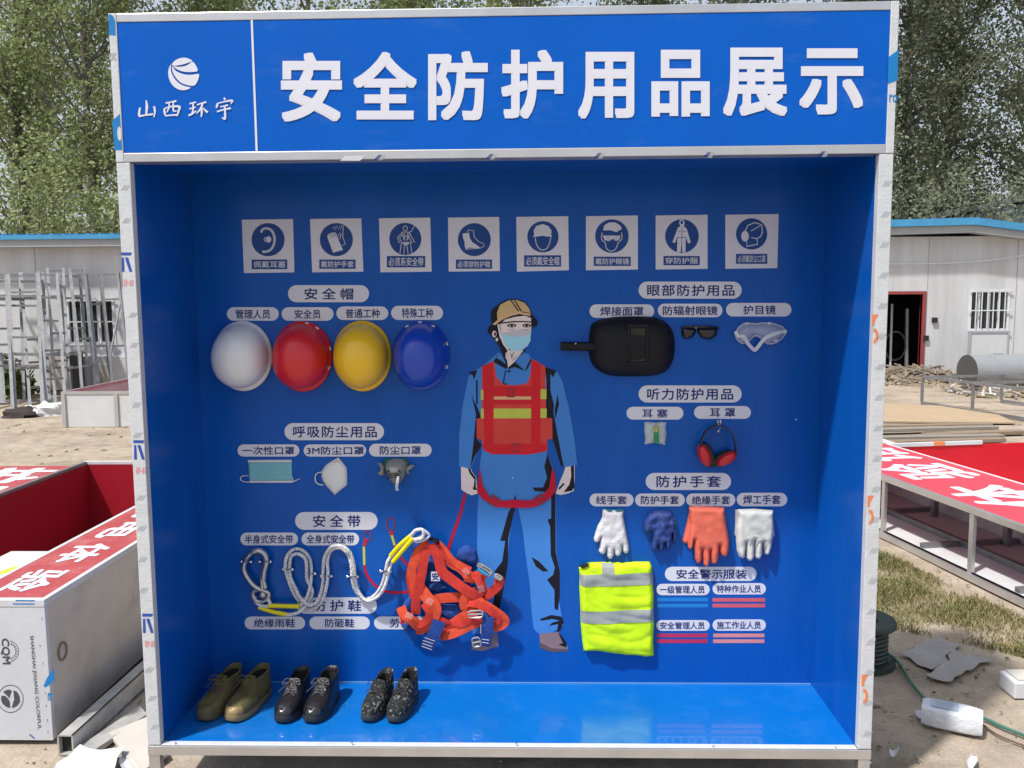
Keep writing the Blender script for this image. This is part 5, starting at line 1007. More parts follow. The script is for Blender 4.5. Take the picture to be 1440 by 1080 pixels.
m.build('packet_label', PK)
sheet('paper_scrap', 'tiny white scrap of paper left of the packet', 'paper', [(1289, 1003), (1298, 1013), (1303, 1001), (1293, 1000)], .01, PAPER, .002, .01, ragged=.02)
sheet('paper_scrap', 'torn white paper strip in the sun at the bottom edge right', 'paper', [(1358, 1078), (1366, 1082), (1372, 1064), (1362, 1060)], .01, PAPER, .002, .02, ragged=.02)
sheet('paper_scrap', 'crumpled translucent white scrap by the booth right foot', 'paper', [(1252, 1066), (1264, 1068), (1262, 1056), (1251, 1058)], .015, PAPER, .002, .03, ragged=.02)
wf = thing('foam_block', 'white foam block at the right edge beyond the packet', 'foam block', (2.15, .72, G))
p = gz(1426, 984, G); m = MB(); m.box((p.x, p.y, G), (p.x + .2, p.y + .12, G + .075), PAPER, None); m.build('block_body', wf, bevel=.008); m = MB(); m.box((p.x + .02, p.y + .01, G + .0752), (p.x + .19, p.y + .11, G + .082), CARD); m.build('block_lid', wf)
TARP = mat('grey_plastic_sheet', (.34, .32, .3, 1), .65, vary=.3, scale=6, bump=.3, bscale=20)
sheet('plastic_sheet', 'grey crumpled plastic sheet lying in the booth shadow', 'plastic sheet', [(1268, 920), (1312, 944), (1350, 908), (1318, 896)], .008, TARP, .002, .012, ragged=.03)
sheet('plastic_sheet', 'smaller grey plastic sheet partly over the dry grass', 'plastic sheet', [(1305, 952), (1338, 957), (1395, 927), (1345, 916)], .013, TARP, .002, .012, ragged=.03)
# cable spool and hose
sp_ = thing('cable_spool', 'dark green round cable spool standing by the booth right side', 'spool', (1.63, 1.06, G)); SPM = mat('dark_green_plastic', (.03, .045, .04, 1), .5, vary=.3)
sc = Vector((1.60, 1.08, 0))
def cyl(m, c, r, z0, z1, mm, n=40): m.rings([[(c.x + q * math.cos(t), c.y + q * math.sin(t), z) for t in np.linspace(0, 2 * math.pi, n + 1)[:-1]] for q, z in ((r, z0), (r, z1))], mm)
m = MB(); R2 = [[(sc.x + q * math.cos(t), sc.y + q * math.sin(t), z) for t in np.linspace(0, 2 * math.pi, 41)[:-1]] for q, z in ((.07, G + .17), (.07, G + .2), (.145, G + .205), (.15, G + .195), (.148, G + .18), (.09, G + .17))]; m.rings(R2, SPM, False, False); m.build('flange', sp_, smooth=True, fix=True)
m = MB(); cyl(m, sc, .15, G, G + .02, SPM); m.build('flange', sp_, smooth=True, fix=True); m = MB(); cyl(m, sc, .1, G + .0205, G + .1695, DK); m.build('core', sp_, smooth=True, fix=True)
for k in range(7):
    m = MB(); z = G + .03 + .02 * k; m.tube([(sc.x + .108 * math.cos(t), sc.y + .108 * math.sin(t), z) for t in np.linspace(0, 6.283, 31)[:-1]], .01, SPM, 6, True); m.build('wound_hose', sp_, smooth=True)
DUST = None
HOSE = mat('green_hose', (.05, .16, .12, 1), .5, vary=.2); m = MB()
m.tube(spline([Vector((sc.x + .1, sc.y - .06, G + .06)), gz(1262, 930, G + .02), gz(1285, 965, G + .011), gz(1310, 990, G + .011), gz(1345, 1003, G + .011), gz(1378, 1008, G + .011), gz(1410, 1022, G + .011), gz(1445, 1036, G + .011), gz(1500, 1060, G + .011)], 8), .007, HOSE, 8)
tag(m.build('garden_hose', None, smooth=True), 'thin green hose running from the spool past the white packet', 'hose')
m = MB(); m.tube(spline([gz(1374, 1013, G + .004), gz(1400, 1032, G + .005), (gz(1425, 1043, G + .005)), gz(1445, 1051, G + .005), gz(1500, 1080, G + .005)], 8), .004, mat('brown_wire', (.12, .07, .05, 1), .6), 6)
tag(m.build('brown_wire', None, smooth=True), 'thin brown wire lying beside the green hose', 'wire')
# dry grass at right
GR = [mat('grass_green', (.11, .14, .035, 1), .8, vary=.3), mat('grass_dry', (.30, .25, .11, 1), .85, vary=.3)]
m = MB(); pg = [(1.3, 2.9), (2.2, 3.0), (2.4, 2.6), (2.62, 1.7), (2.75, 1.0), (2.45, 1.05), (2.15, 1.3), (1.75, 1.55), (1.35, 1.9)]
px_ = rng.uniform(1.3, 2.8, 60000); py_ = rng.uniform(1.0, 3.0, 60000); kk = inside(pg, px_, py_)
for x, y in zip(px_[kk], py_[kk]):
    dn = noise.noise(Vector((x * 3.2, y * 3.2, 5)))
    if dn < rng.uniform(-.45, .22): continue
    h_ = rng.uniform(.012, .05) * (1.15 if dn > .2 else .8); a = rng.uniform(0, 6.28); b_ = rng.uniform(0, 6.28); wv = Vector((math.cos(a), math.sin(a), 0)) * .0022; tp = Vector((math.cos(b_), math.sin(b_), 0)) * h_ * rng.uniform(.3, 1.2); o_ = Vector((x, y, G - .004))
    md = o_ + tp * .4 + Vector((0, 0, h_ * .7)); m.add([o_ - wv, o_ + wv, md + wv * .7, md - wv * .7, o_ + tp + Vector((0, 0, h_))], [(0, 1, 2, 3), (3, 2, 4)], GR[0 if rng.uniform() < .28 + dn * .4 else 1])
g_ = m.build('grass'); struct(g_, 'stuff'); tag(g_, 'dry yellowish grass growing beside the lying red booth at right', 'grass')
LIT = [mat('dead_leaf', (.2, .13, .06, 1), .9, vary=.4), mat('straw', (.4, .33, .18, 1), .9, vary=.3), mat('dark_soil', (.1, .08, .06, 1), .95, vary=.4)]
m = MB()
for _ in range(2600):
    x, y = (rng.uniform(1.2, 2.9), rng.uniform(.2, 2.9)) if rng.uniform() < .75 else (rng.uniform(-3, -1.2), rng.uniform(-.2, .8))
    if rng.uniform() > .35 + .65 * max(0, noise.noise(Vector((x * 2, y * 2, 11))) + .3): continue
    a = rng.uniform(0, 6.28); r = rng.uniform(.004, .014); k = int(rng.choice(3, p=[.35, .35, .3])); d = Vector((math.cos(a), math.sin(a), rng.uniform(-.1, .3))) * r * (2.2 if k == 1 else 1); e = Vector((-math.sin(a), math.cos(a), rng.uniform(0, .5))) * r * (.14 if k == 1 else .6); c = Vector((x, y, G + .006)); m.add([c - d, c - e, c + d, c + e], [(0, 1, 2, 3)], LIT[k])
g_ = m.build('leaf_litter'); struct(g_, 'stuff'); tag(g_, 'dead leaves and straw scattered on the dusty ground', 'litter')
# small stones and crumbs
STN = mat('stone', (.4, .33, .26, 1), .9, vary=.3, scale=20); m = MB()
for _ in range(900):
    x, y = rng.uniform(-7, 8), rng.uniform(-.2, 9) ** 1.0
    r = rng.uniform(.004, .016) * (1 + y * .12); m.ball((x, y, G + r * .1), r, STN, 6, (1, rng.uniform(.6, 1), .55))
g_ = m.build('gravel', None, smooth=True); struct(g_, 'stuff'); tag(g_, 'small loose stones scattered over the sandy yard', 'gravel')

# ------------------------------------------------------------------ prefab buildings
PANEL = mat('white_wall_panel', (.62, .63, .65, 1), .55, col2=(.48, .48, .48, 1), scale=1.6, stretch=(2.2, 1, .22), detail=6, bump=.25, bscale=14); SEAM = mat('panel_seam', (.36, .37, .38, 1), .6); ROOFB = mat('blue_roof_sheet', (.06, .3, .55, 1), .45, vary=.2, scale=3); SOFF = mat('grey_trim', (.36, .37, .38, 1), .6); WFRM = mat('white_window_frame', (.7, .72, .74, 1), .5); GLASS = mat('dark_window_glass', (.015, .02, .022, 1), .12, spec=.7)
def building(label, x0, x1, y0, y1, zt, holes, over, seams):
    t = thing('prefab_building', label, 'building', ((x0 + x1) / 2, (y0 + y1) / 2, G)); m = MB(); T_ = .08
    xs = sorted(set([x0, x1] + [h[0] for h in holes] + [h[2] for h in holes]))
    for a, b in zip(xs, xs[1:]):
        cuts = [(h[1], h[3]) for h in holes if h[0] <= a and h[2] >= b]; z = G - .02
        for c0, c1 in sorted(cuts):
            if c0 > z: m.box((a, y0, z), (b, y0 + T_, c0), PANEL)
            z = c1
        m.box((a, y0, z), (b, y0 + T_, zt), PANEL)
    m.build('front_wall', t)
    m = MB(); m.box((x0, y0 + T_ + .001, G), (x0 + T_, y1, zt), PANEL); m.build('side_wall', t); m = MB(); m.box((x1 - T_, y0 + T_ + .001, G), (x1, y1, zt), PANEL); m.build('side_wall', t); m = MB(); m.box((x0 + T_ + .001, y1 - T_, G), (x1 - T_ - .001, y1, zt), PANEL); m.build('rear_wall', t)
    for x in seams:
        m = MB(); m.box((x - .008, y0 - .004, G), (x + .008, y0 - .0005, zt - .003), SEAM); m.build('panel_seam', t)
    return t
# left building
LY = 12.8; LZ = 2.58; wl, wr = -8.52, -7.62; wz0, wz1 = .69, 1.53
bl = building('long white prefab building with blue roof edge behind the steel frames at left', -20, 1.5, LY, 17, LZ, [(wl, wz0, wr, wz1)], .3, [x for x in np.arange(-19.4, 1.4, 1.15) if not wl - .05 < x < wr + .05])
m = MB(); m.add([(-20.3, LY - .32, LZ + .02), (1.8, LY - .32, LZ + .02), (1.8, LY + 2.2, LZ + .1), (-20.3, LY + 2.2, LZ + .1), (-20.3, LY - .32, LZ + .1), (1.8, LY - .32, LZ + .1), (1.8, LY + 2.2, LZ + .17), (-20.3, LY + 2.2, LZ + .17)], [(0, 3, 2, 1), (4, 5, 6, 7), (0, 1, 5, 4), (1, 2, 6, 5), (2, 3, 7, 6), (3, 0, 4, 7)], ROOFB)
m.add([(-20.3, LY + 2.21, LZ + .1), (1.8, LY + 2.21, LZ + .1), (1.8, 17.3, LZ + .02), (-20.3, 17.3, LZ + .02), (-20.3, LY + 2.21, LZ + .17), (1.8, LY + 2.21, LZ + .17), (1.8, 17.3, LZ + .1), (-20.3, 17.3, LZ + .1)], [(0, 3, 2, 1), (4, 5, 6, 7), (0, 1, 5, 4), (1, 2, 6, 5), (2, 3, 7, 6), (3, 0, 4, 7)], ROOFB)
for x in np.arange(-20.2, 1.8, .22): m.bar((x, LY - .315, LZ + .11), (x, LY + 2.2, LZ + .18), .05, .03, ROOFB)
m.build('roof', bl)
m = MB(); m.box((-20, LY - .28, LZ - .11), (1.5, LY - .003, LZ + .02), SOFF); m.build('eave_trim', bl)
def window(bld, x0, z0, x1, z1, y, nv, bars):
    w_ = MB(); e = .045
    for a in ((x0, z0, x1, z0 + e), (x0, z1 - e, x1, z1), (x0, z0 + e, x0 + e, z1 - e), (x1 - e, z0 + e, x1, z1 - e)): w_.box((a[0], y - .015, a[1]), (a[2], y + .06, a[3]), WFRM)
    for k in range(1, nv): xx = x0 + (x1 - x0) * k / nv; w_.box((xx - .022, y + .005, z0 + e), (xx + .022, y + .055, z1 - e), WFRM)
    o = w_.build('window', bld); g = MB(); g.box((x0 + e, y + .03, z0 + e), (x1 - e, y + .036, z1 - e), GLASS); go = g.build('pane', o)
    b_ = MB()
    for k in range(1, bars): xx = x0 + (x1 - x0) * k / bars; b_.bar((xx, y - .05, z0), (xx, y - .05, z1), .016, .016, WFRM)
    b_.bar((x0 - .02, y - .05, (z0 + z1) / 2), (x1 + .02, y - .05, (z0 + z1) / 2), .02, .02, WFRM, up=(0, 0, 1)); b_.bar((x0 - .02, y - .05, z1), (x1 + .02, y - .05, z1), .02, .02, WFRM); b_.bar((x0 - .02, y - .05, z0), (x1 + .02, y - .05, z0), .02, .02, WFRM); b_.build('window_bars', o)
window(bl, wl, wz0, wr, wz1, LY, 3, 6)
# right building: the roof drops towards the right
RY = 14.6; RZ = 2.74; dx0, dx1, dz = 6.9, 7.93, 1.50; vx0, vx1, vz0, vz1 = 8.86, 9.66, .755, 1.575
br = building('white prefab building with red-framed open dark doorway and barred window at right', 3.2, 14.5, RY, 19, RZ - .1, [(dx0, G - .02, dx1, dz), (vx0, vz0, vx1, vz1)], .3, [8.02, 9.78, 11.2, 12.6, 6.6, 5.6])
m = MB()
for a, b in (((2.8, RZ), (8.75, RZ + .1)), ((8.75, RZ + .1), (9.7, RZ - .03)), ((9.7, RZ - .03), (15, RZ - .55))):
    m.add([(a[0], RY - .35, a[1]), (b[0], RY - .35, b[1]), (b[0], 19.4, b[1] + .2), (a[0], 19.4, a[1] + .2), (a[0], RY - .35, a[1] + .14), (b[0], RY - .35, b[1] + .14), (b[0], 19.4, b[1] + .34), (a[0], 19.4, a[1] + .34)], [(0, 3, 2, 1), (4, 5, 6, 7), (0, 1, 5, 4), (1, 2, 6, 5), (2, 3, 7, 6), (3, 0, 4, 7)], ROOFB)
m.build('roof', br)
m = MB()
for (xa, za), (xb, zb2) in (((3.2, RZ), (8.75, RZ + .1)), ((8.75, RZ + .1), (9.7, RZ - .03)), ((9.7, RZ - .03), (14.4, RZ - .51))):
    m.add([(xa, RY - .3, za - .14), (xb, RY - .3, zb2 - .14), (xb, RY - .003, zb2 - .14), (xa, RY - .003, za - .14), (xa, RY - .3, za - .003), (xb, RY - .3, zb2 - .003), (xb, RY - .003, zb2 - .003), (xa, RY - .003, za - .003)], [(0, 3, 2, 1), (4, 5, 6, 7), (0, 1, 5, 4), (1, 2, 6, 5), (2, 3, 7, 6), (3, 0, 4, 7)], SOFF)
m.build('eave_trim', br)
window(br, vx0, vz0, vx1, vz1, RY, 4, 7)
DRED = mat('red_door_frame', (.3, .05, .05, 1), .6); m = MB(); m.box((dx1, RY - .02, G), (dx1 + .07, RY + .1, dz + .06), DRED); m.box((dx0 - .07, RY - .02, dz), (dx1 - .001, RY + .1, dz + .06), DRED); m.box((dx0 - .07, RY - .02, G), (dx0, RY + .1, dz - .001), DRED); m.build('door_frame', br)
m = MB(); m.box((dx0 - 1, RY + 2.2, G), (dx1 + 1.5, RY + 2.25, RZ - .2), DK); m.build('doorway_shade_panel', br)  # near-black sheet behind the doorway, the room's shade put into its colour
m = MB(); m.tube([(7.55, RY + .5, G), (7.6, RY + .65, 1.3)], .025, WFRM, 6); m.tube([(7.72 + .22 * math.cos(t), RY + .7, .42 + .3 * math.sin(t)) for t in np.linspace(0, 6.283, 25)[:-1]], .02, STEEL, 6, True); m.tube([(7.85, RY + .4, G), (7.85, RY + .5, 1.2)], .04, STEEL, 6); m.build('inside_pole', br)
m = MB(); m.tube(spline([(6.2, RY - .05, 2.15), (7.6, RY - .06, 2.1), (9.2, RY - .06, 2.16), (10.6, RY - .08, 2.4)], 6), .012, WFRM, 5); m.build('wall_cable', br)
for x, z in ((8.18, .98), (8.02, .62)):
    m = MB(); m.box((x - .05, RY - .05, z - .05), (x + .05, RY - .001, z + .05), DK); m.build('wall_switch', br)
# third roof and shed far right
tr = thing('white_shed', 'white gabled shed with grey corrugated roof edge behind the right building', 'building', (13.5, 22, G)); m = MB(); m.box((10.2, 21, G), (18, 26, 3.3), PANEL); m.build('wall', tr)
m = MB(); m.add([(9.6, 20.7, 3.25), (18, 20.7, 4.9), (18, 26.4, 4.9), (9.6, 26.4, 3.25), (9.6, 20.7, 3.37), (18, 20.7, 5.02), (18, 26.4, 5.02), (9.6, 26.4, 3.37)], [(0, 3, 2, 1), (4, 5, 6, 7), (0, 1, 5, 4), (1, 2, 6, 5), (2, 3, 7, 6), (3, 0, 4, 7)], mat('grey_roof_sheet', (.2, .2, .19, 1), .7)); m.build('roof', tr)
m = MB(); m.add([(10.2, 21, 3.301), (17.9, 21, 3.301), (17.9, 21, 4.8)], [(0, 1, 2)], PANEL); m.build('gable', tr)

# ------------------------------------------------------------------ steel frames, boards and clutter in the yard
def frame(label, tl, tr_, bl_, br2, yt, rungs, wd=.045, extra=()):
    B0, B1 = gz(*bl_, G), gz(*br2, G); T0, T1 = at(*tl, yt), at(*tr_, yt); t = thing('leaning_scaffold', label, 'steel frame', (B0 + B1) / 2, 'steel frames leaning at left')
    for a, b in ((B0, T0), (B1, T1)):
        m = MB(); m.bar(a, b, wd, wd, STEEL); m.build('stile', t)
    for r in rungs:
        m = MB(); a, b = B0.lerp(T0, r), B1.lerp(T1, r); d = (b - a).normalized() * wd * .5; m.bar(a + d, b - d, wd * .8, wd * .8, STEEL); m.build('rung', t)
    for r0, r1 in extra:
        m = MB(); m.bar(B0.lerp(T0, r0), B1.lerp(T1, r1), wd * .6, wd * .6, STEEL); m.build('brace', t)
frame('tall steel frame at the far left edge, leaning', (-25, 388), (8, 387), (-20, 580), (18, 576), 12.3, (.98, .83, .45, .3))
frame('steel frame leaning second from the left edge', (12, 386), (52, 385), (22, 574), (60, 579), 12.2, (.985, .85, .82, .5, .38))
frame('narrow steel ladder frame in front of the white wall left of the window', (54, 383), (80, 385), (66, 577), (92, 572), 12.1, (.985, .8, .62, .4, .2))
frame('tall steel frame whose top bar rises highest, left of the window', (67, 378), (89, 378), (78, 571), (98, 566), 12.4, (.985, .78, .5, .3))
frame('tall steel frame leaning across the left half of the barred window', (98, 378), (118, 377), (118, 566), (136, 560), 12.5, (.985, .78, .45, .25), .05)
frame('steel frame leaning across the right half of the barred window', (123, 386), (141, 385), (140, 558), (158, 552), 12.5, (.985, .75, .4))
frame('greenish steel frame leaning beside the booth left post with a diagonal brace', (142, 384), (166, 383), (160, 558), (184, 556), 12.5, (.985, .78, .4), .04, ((.3, .78),))
frame('steel frame with a doubled top bar just left of the ladder frame', (30, 384), (60, 384), (42, 570), (70, 566), 12.35, (.985, .93, .8, .47, .3, .12))
frame('steel frame leaning behind the ladder frame, mostly hidden', (84, 386), (112, 386), (100, 560), (126, 556), 12.6, (.985, .8, .55, .35))
frame('steel frame at the left edge behind the two leftmost ones', (-8, 384), (28, 384), (2, 568), (34, 564), 12.5, (.985, .93, .78, .55, .3))
frame('low steel frame lying across the upper part of the leaning frames', (-10, 415), (60, 416), (-6, 575), (64, 573), 12.0, (.97, .9, .35))
frame('wide low steel frame standing across the front of the leaning frames', (2, 497), (112, 496), (6, 568), (116, 566), 11.4, (.97, .7, .05))
# clutter by the left wall
ac = thing('rusty_cabinet', 'dark grey metal cabinet standing among the steel frames', 'cabinet', (-7.55, 12.3, G)); p = gz(88, 556, G); m = MB(); m.box((p.x - .25, p.y, G), (p.x + .2, p.y + .4, G + .75), mat('dark_grey_paint', (.07, .07, .07, 1), .6, vary=.3)); m.build('cabinet_body', ac, bevel=.01); m = MB(); m.box((p.x - .22, p.y - .012, G + .1), (p.x + .17, p.y - .001, G + .7), GALV); m.build('cabinet_door', ac)
ac = thing('white_crate', 'white washing-machine sized crate below the left barred window', 'crate', (-7.0, 12.2, G)); p = gz(122, 552, G); m = MB(); m.box((p.x - .2, p.y, G), (p.x + .75, p.y + .5, G + .66), WPAN); m.build('crate_body', ac, bevel=.01); m = MB(); m.box((p.x + .1, p.y - .01, G + .12), (p.x + .5, p.y - .001, G + .5), GALV); m.build('crate_panel', ac)
def lump(name, label, cat, c, r, mm, seed, seg=18):
    m = MB(); rg = []
    for i in range(1, 10):
        t = math.pi * i / 10; ring = []
        for k in range(seg):
            a = 2 * math.pi * k / seg; v = Vector((math.sin(t) * math.cos(a), math.sin(t) * math.sin(a), math.cos(t))); q = 1 + .45 * noise.noise(v * 1.8 + Vector((seed, 0, 0))) + .2 * noise.noise(v * 5 + Vector((seed, 0, 0))); ring.append((c[0] + v.x * r[0] * q, c[1] + v.y * r[1] * q, c[2] + max(-.02, v.z * r[2] * q)))
        rg.append(ring)
    m.rings(rg, mm); return tag(m.build(name, None, smooth=True), label, cat)
p = gz(28, 586, G); lump('dark_cloth_heap', 'dark brown heap of cloth on the ground in front of the steel frames', 'cloth heap', (p.x, p.y, G), (.32, .2, .13), mat('dark_cloth', (.05, .04, .035, 1), .95, vary=.4, bump=.6), 3)
p = gz(52, 584, G); lump('white_sack', 'crumpled white sack beside the dark cloth heap', 'sack', (p.x, p.y, G), (.24, .2, .15), PAPER, 8); p = gz(72, 583, G); lump('white_sack', 'white sack nearest the small lying booth', 'sack', (p.x, p.y, G), (.26, .2, .17), PAPER, 12)
# weeds at the left wall
def bush(label, c, r, n, mm, seed):
    rr = np.random.default_rng(seed); t = thing('weed_bush', label, 'bush', c); m = MB()
    for k in range(7):
        a = rr.uniform(0, 6.28); m.tube([c, c + Vector((math.cos(a) * r * .3, math.sin(a) * r * .3, r * .8)), c + Vector((math.cos(a) * r * .7, math.sin(a) * r * .7, r * 1.4))], .012, mm, 4)
    m.build('stem', t); m = MB()
    for _ in range(n):
        v = Vector(rr.normal(0, 1, 3)).normalized() * rr.uniform(.3, 1) ** .6; p = c + Vector((v.x * r, v.y * r * .7, abs(v.z) * r * 1.5 + .03)); a = Vector(rr.normal(0, 1, 3)).normalized() * .045; b = a.orthogonal().normalized() * .03; m.add([p - a, p + b, p + a, p - b], [(0, 1, 2, 3)], mm)
    m.build('leaves', t)
WEED = mat('weed_leaf', (.1, .15, .03, 1), .7, vary=.4, scale=6)
bush('green weed bush at the far left edge below the white wall', gz(6, 560, G), .5, 900, WEED, 1); bush('small green weed behind the leaning frames at left', gz(30, 556, G), .32, 400, WEED, 2)
# right yard
wbd = thing('whiteboard', 'grey-framed white board leaning below the barred window at right', 'board', (9.25, 14.3, .0)); m = MB(); p, q = at(1364, 503, 14.25), at(1417, 468, 14.25); m.box((p.x, 14.25, p.z), (q.x, 14.28, q.z), PAPER); m.build('board_face', wbd); m = MB()
for a in ((p.x - .04, p.z - .04, q.x + .04, p.z - .001), (p.x - .04, q.z + .001, q.x + .04, q.z + .04), (p.x - .04, p.z, p.x - .001, q.z), (q.x + .001, p.z, q.x + .04, q.z)): m.box((a[0], 14.235, a[1]), (a[2], 14.29, a[3]), SOFF)
m.build('board_frame', wbd); m = MB(); m.box((p.x - .02, 14.255, G), (p.x + .03, 14.285, p.z - .041), SOFF); m.build('board_leg', wbd); m = MB(); m.box((q.x - .03, 14.255, G), (q.x + .02, 14.285, p.z - .041), SOFF); m.build('board_leg', wbd); m = MB(); m.box((p.x + .45, 14.24, p.z + .01), (p.x + .65, 14.249, p.z + .09), GREYP); m.build('board_label', wbd)
rl = thing('metal_roll', 'big roll of grey sheet metal lying in front of the white board', 'metal roll', (9.6, 12.9, G)); p = at(1360, 519, 12.4); RMAT = mat('roll_sheet', (.33, .34, .35, 1), .5, metal=.3, vary=.15, scale=3); m = MB(); ax0 = Vector((p.x, 12.4, G + .3)); ax1 = ax0 + Vector((2.6, .35, 0)); m.tube([ax0, ax1], .3, RMAT, 40, cap=False); m.build('roll_body', rl, smooth=True)
m = MB(); m.tube([ax0 + (ax1 - ax0) * .001, ax0 + (ax1 - ax0) * .004], .293, mat('roll_inner_shade', (.07, .07, .07, 1), .8), 40); m.build('roll_shade_disc', rl)  # dark disc over the open end; the inner shade is painted as colour
st_ = thing('steel_rack', 'long low welded steel frame lying in the yard at right', 'steel frame', (7.0, 9.8, G)); A0 = gz(1296, 569, G); A1 = A0 + Vector((1.0, -3.0, 0)); B0 = A0 + Vector((1.3, .2, 0)); B1 = A1 + Vector((1.3, .2, 0)); H_ = .42
for a, b in ((A0, A1), (B0, B1)):
    for z in (.03, H_):
        m = MB(); m.bar(a + Vector((0, 0, z)), b + Vector((0, 0, z)), .04, .04, STEEL); m.build('rail', st_)
    for r in (0, .3, .62, 1):
        m = MB(); q = a.lerp(b, r); m.bar(q + Vector((0, 0, .05)), q + Vector((0, 0, H_ - .02)), .035, .035, STEEL); m.build('upright', st_)
for r in (0, .3, .62, 1):
    m = MB(); m.bar(A0.lerp(A1, r) + Vector((0, .02, H_)), B0.lerp(B1, r) + Vector((0, -.02, H_)), .035, .035, STEEL); m.build('cross_bar', st_)
PLY = mat('plywood', (.42, .31, .2, 1), .75, vary=.2, scale=3, stretch=(1, 6, 1)); WOOD = mat('weathered_plank', (.27, .2, .14, 1), .8, vary=.35, scale=4, stretch=(.6, 9, 9)); WOODG = mat('grey_plank', (.28, .25, .21, 1), .8, vary=.3, scale=4, stretch=(.6, 9, 9))
tag(sheet('plywood_sheet', 'large tan plywood sheet flat on the yard in front of the steel rack', 'plywood sheet', [(1200, 592), (1428, 594), (1380, 572), (1200, 566)], .03, PLY, .018, 0), 'large tan plywood sheet flat on the yard in front of the steel rack', 'plywood sheet')
for k, (a, b, z, mm, lab) in enumerate([((1180, 601), (1392, 597), .03, WOOD, 'brown plank lying nearest the plywood sheet'), ((1180, 606), (1400, 601), .05, WOODG, 'grey plank with an upper end past its neighbours, second from the plywood'), ((1300, 612), (1440, 607), .04, WOOD, 'dark brown plank lying past the right ends of the stack'), ((1180, 617), (1408, 613), .06, WOODG, 'pale long plank next to the lying booth far rail'), ((1180, 624), (1410, 618), .04, WOOD, 'plank closest to the lettered red header at right')]):
    p, q = gz(*a, G + z), gz(*b, G + z); m = MB(); m.bar(p, q, .13, .04, mm); o = m.build('plank', None, bevel=.003); tag(o, lab, 'plank', 'planks stacked on the ground at right')
p, q = gz(1236, 618, G + .1), gz(1262, 627, G + .1); m = MB(); m.bar(p, q, .1, .015, PAPER); tag(m.build('white_strip', None), 'short white strip lying on the plank ends by the booth right post', 'strip')
RUB = mat('rubble', (.36, .29, .2, 1), .95, vary=.5, scale=14); m = MB()
for _ in range(420):
    u = rng.normal(0, 1); x = 7.6 + u * .9; y = 13.9 + rng.normal(0, .45); h_ = .2 * math.exp(-((x - 7.5) / .9) ** 2 - ((y - 14) / .6) ** 2); r = rng.uniform(.03, .09); a = rng.uniform(0, 3.14)
    if rng.uniform() < .4: m.bar((x - r * 4 * math.cos(a), y - r * 4 * math.sin(a), G + h_ + .02), (x + r * 4 * math.cos(a), y + r * 4 * math.sin(a), G + h_ + rng.uniform(0, .12)), .03, .02, [RUB, WOOD, WOODG][int(rng.integers(3))])
    else: m.ball((x, y, G + h_ * .8), r, [RUB, GALV, DK][int(rng.choice(3, p=[.7, .2, .1]))], 6, (1, .8, .7))
g_ = m.build('rubble'); struct(g_, 'stuff'); tag(g_, 'heap of rubble and sticks in front of the dark doorway', 'rubble')
m = MB()
for _ in range(230):
    x = rng.uniform(7.2, 12); y = rng.uniform(10.9, 12.3); r = rng.uniform(.02, .09); a = rng.uniform(0, 3.14)
    if rng.uniform() < .6: m.bar((x - r * 4 * math.cos(a), y - r * 4 * math.sin(a), G + .02), (x + r * 4 * math.cos(a), y + r * 4 * math.sin(a), G + rng.uniform(.02, .2)), .025, .02, [RUB, WOOD, WOODG, WPAN][int(rng.integers(4))])
    else: m.ball((x, y, G + .02), r, [RUB, PAPER, DK, WEED][int(rng.choice(4, p=[.6, .1, .15, .15]))], 6, (1, .8, .6))
g_ = m.build('scrap_litter'); struct(g_, 'stuff'); tag(g_, 'scrap wood and litter strewn behind the long steel rack', 'litter')

# ------------------------------------------------------------------ poplar trees behind the buildings
BARK = mat('poplar_bark', (.16, .14, .115, 1), .9, vary=.4, scale=6, stretch=(4, 4, 1))
def leafmat(n, a, b):
    m = mat(n, a, .55, col2=b, scale=1.3, detail=3, spec=.4); t = m.node_tree; bs = t.nodes['Principled BSDF']; bs.inputs['Transmission Weight'].default_value = 0
    tr = t.nodes.new('ShaderNodeBsdfTranslucent'); mx = t.nodes.new('ShaderNodeMixShader'); mx.inputs[0].default_value = .42; out = t.nodes['Material Output']; src = bs.inputs['Base Color'].links[0].from_socket
    t.links.new(src, tr.inputs[0]); t.links.new(bs.outputs[0], mx.inputs[1]); t.links.new(tr.outputs[0], mx.inputs[2]); t.links.new(mx.outputs[0], out.inputs[0]); return m
LF1 = leafmat('leaf_yellow_green', (.33, .37, .15, 1), (.17, .20, .09, 1)); LF2 = leafmat('leaf_dark_green', (.22, .245, .14, 1), (.115, .135, .085, 1))  # leaf colours lifted towards grey, a veil of haze put into them
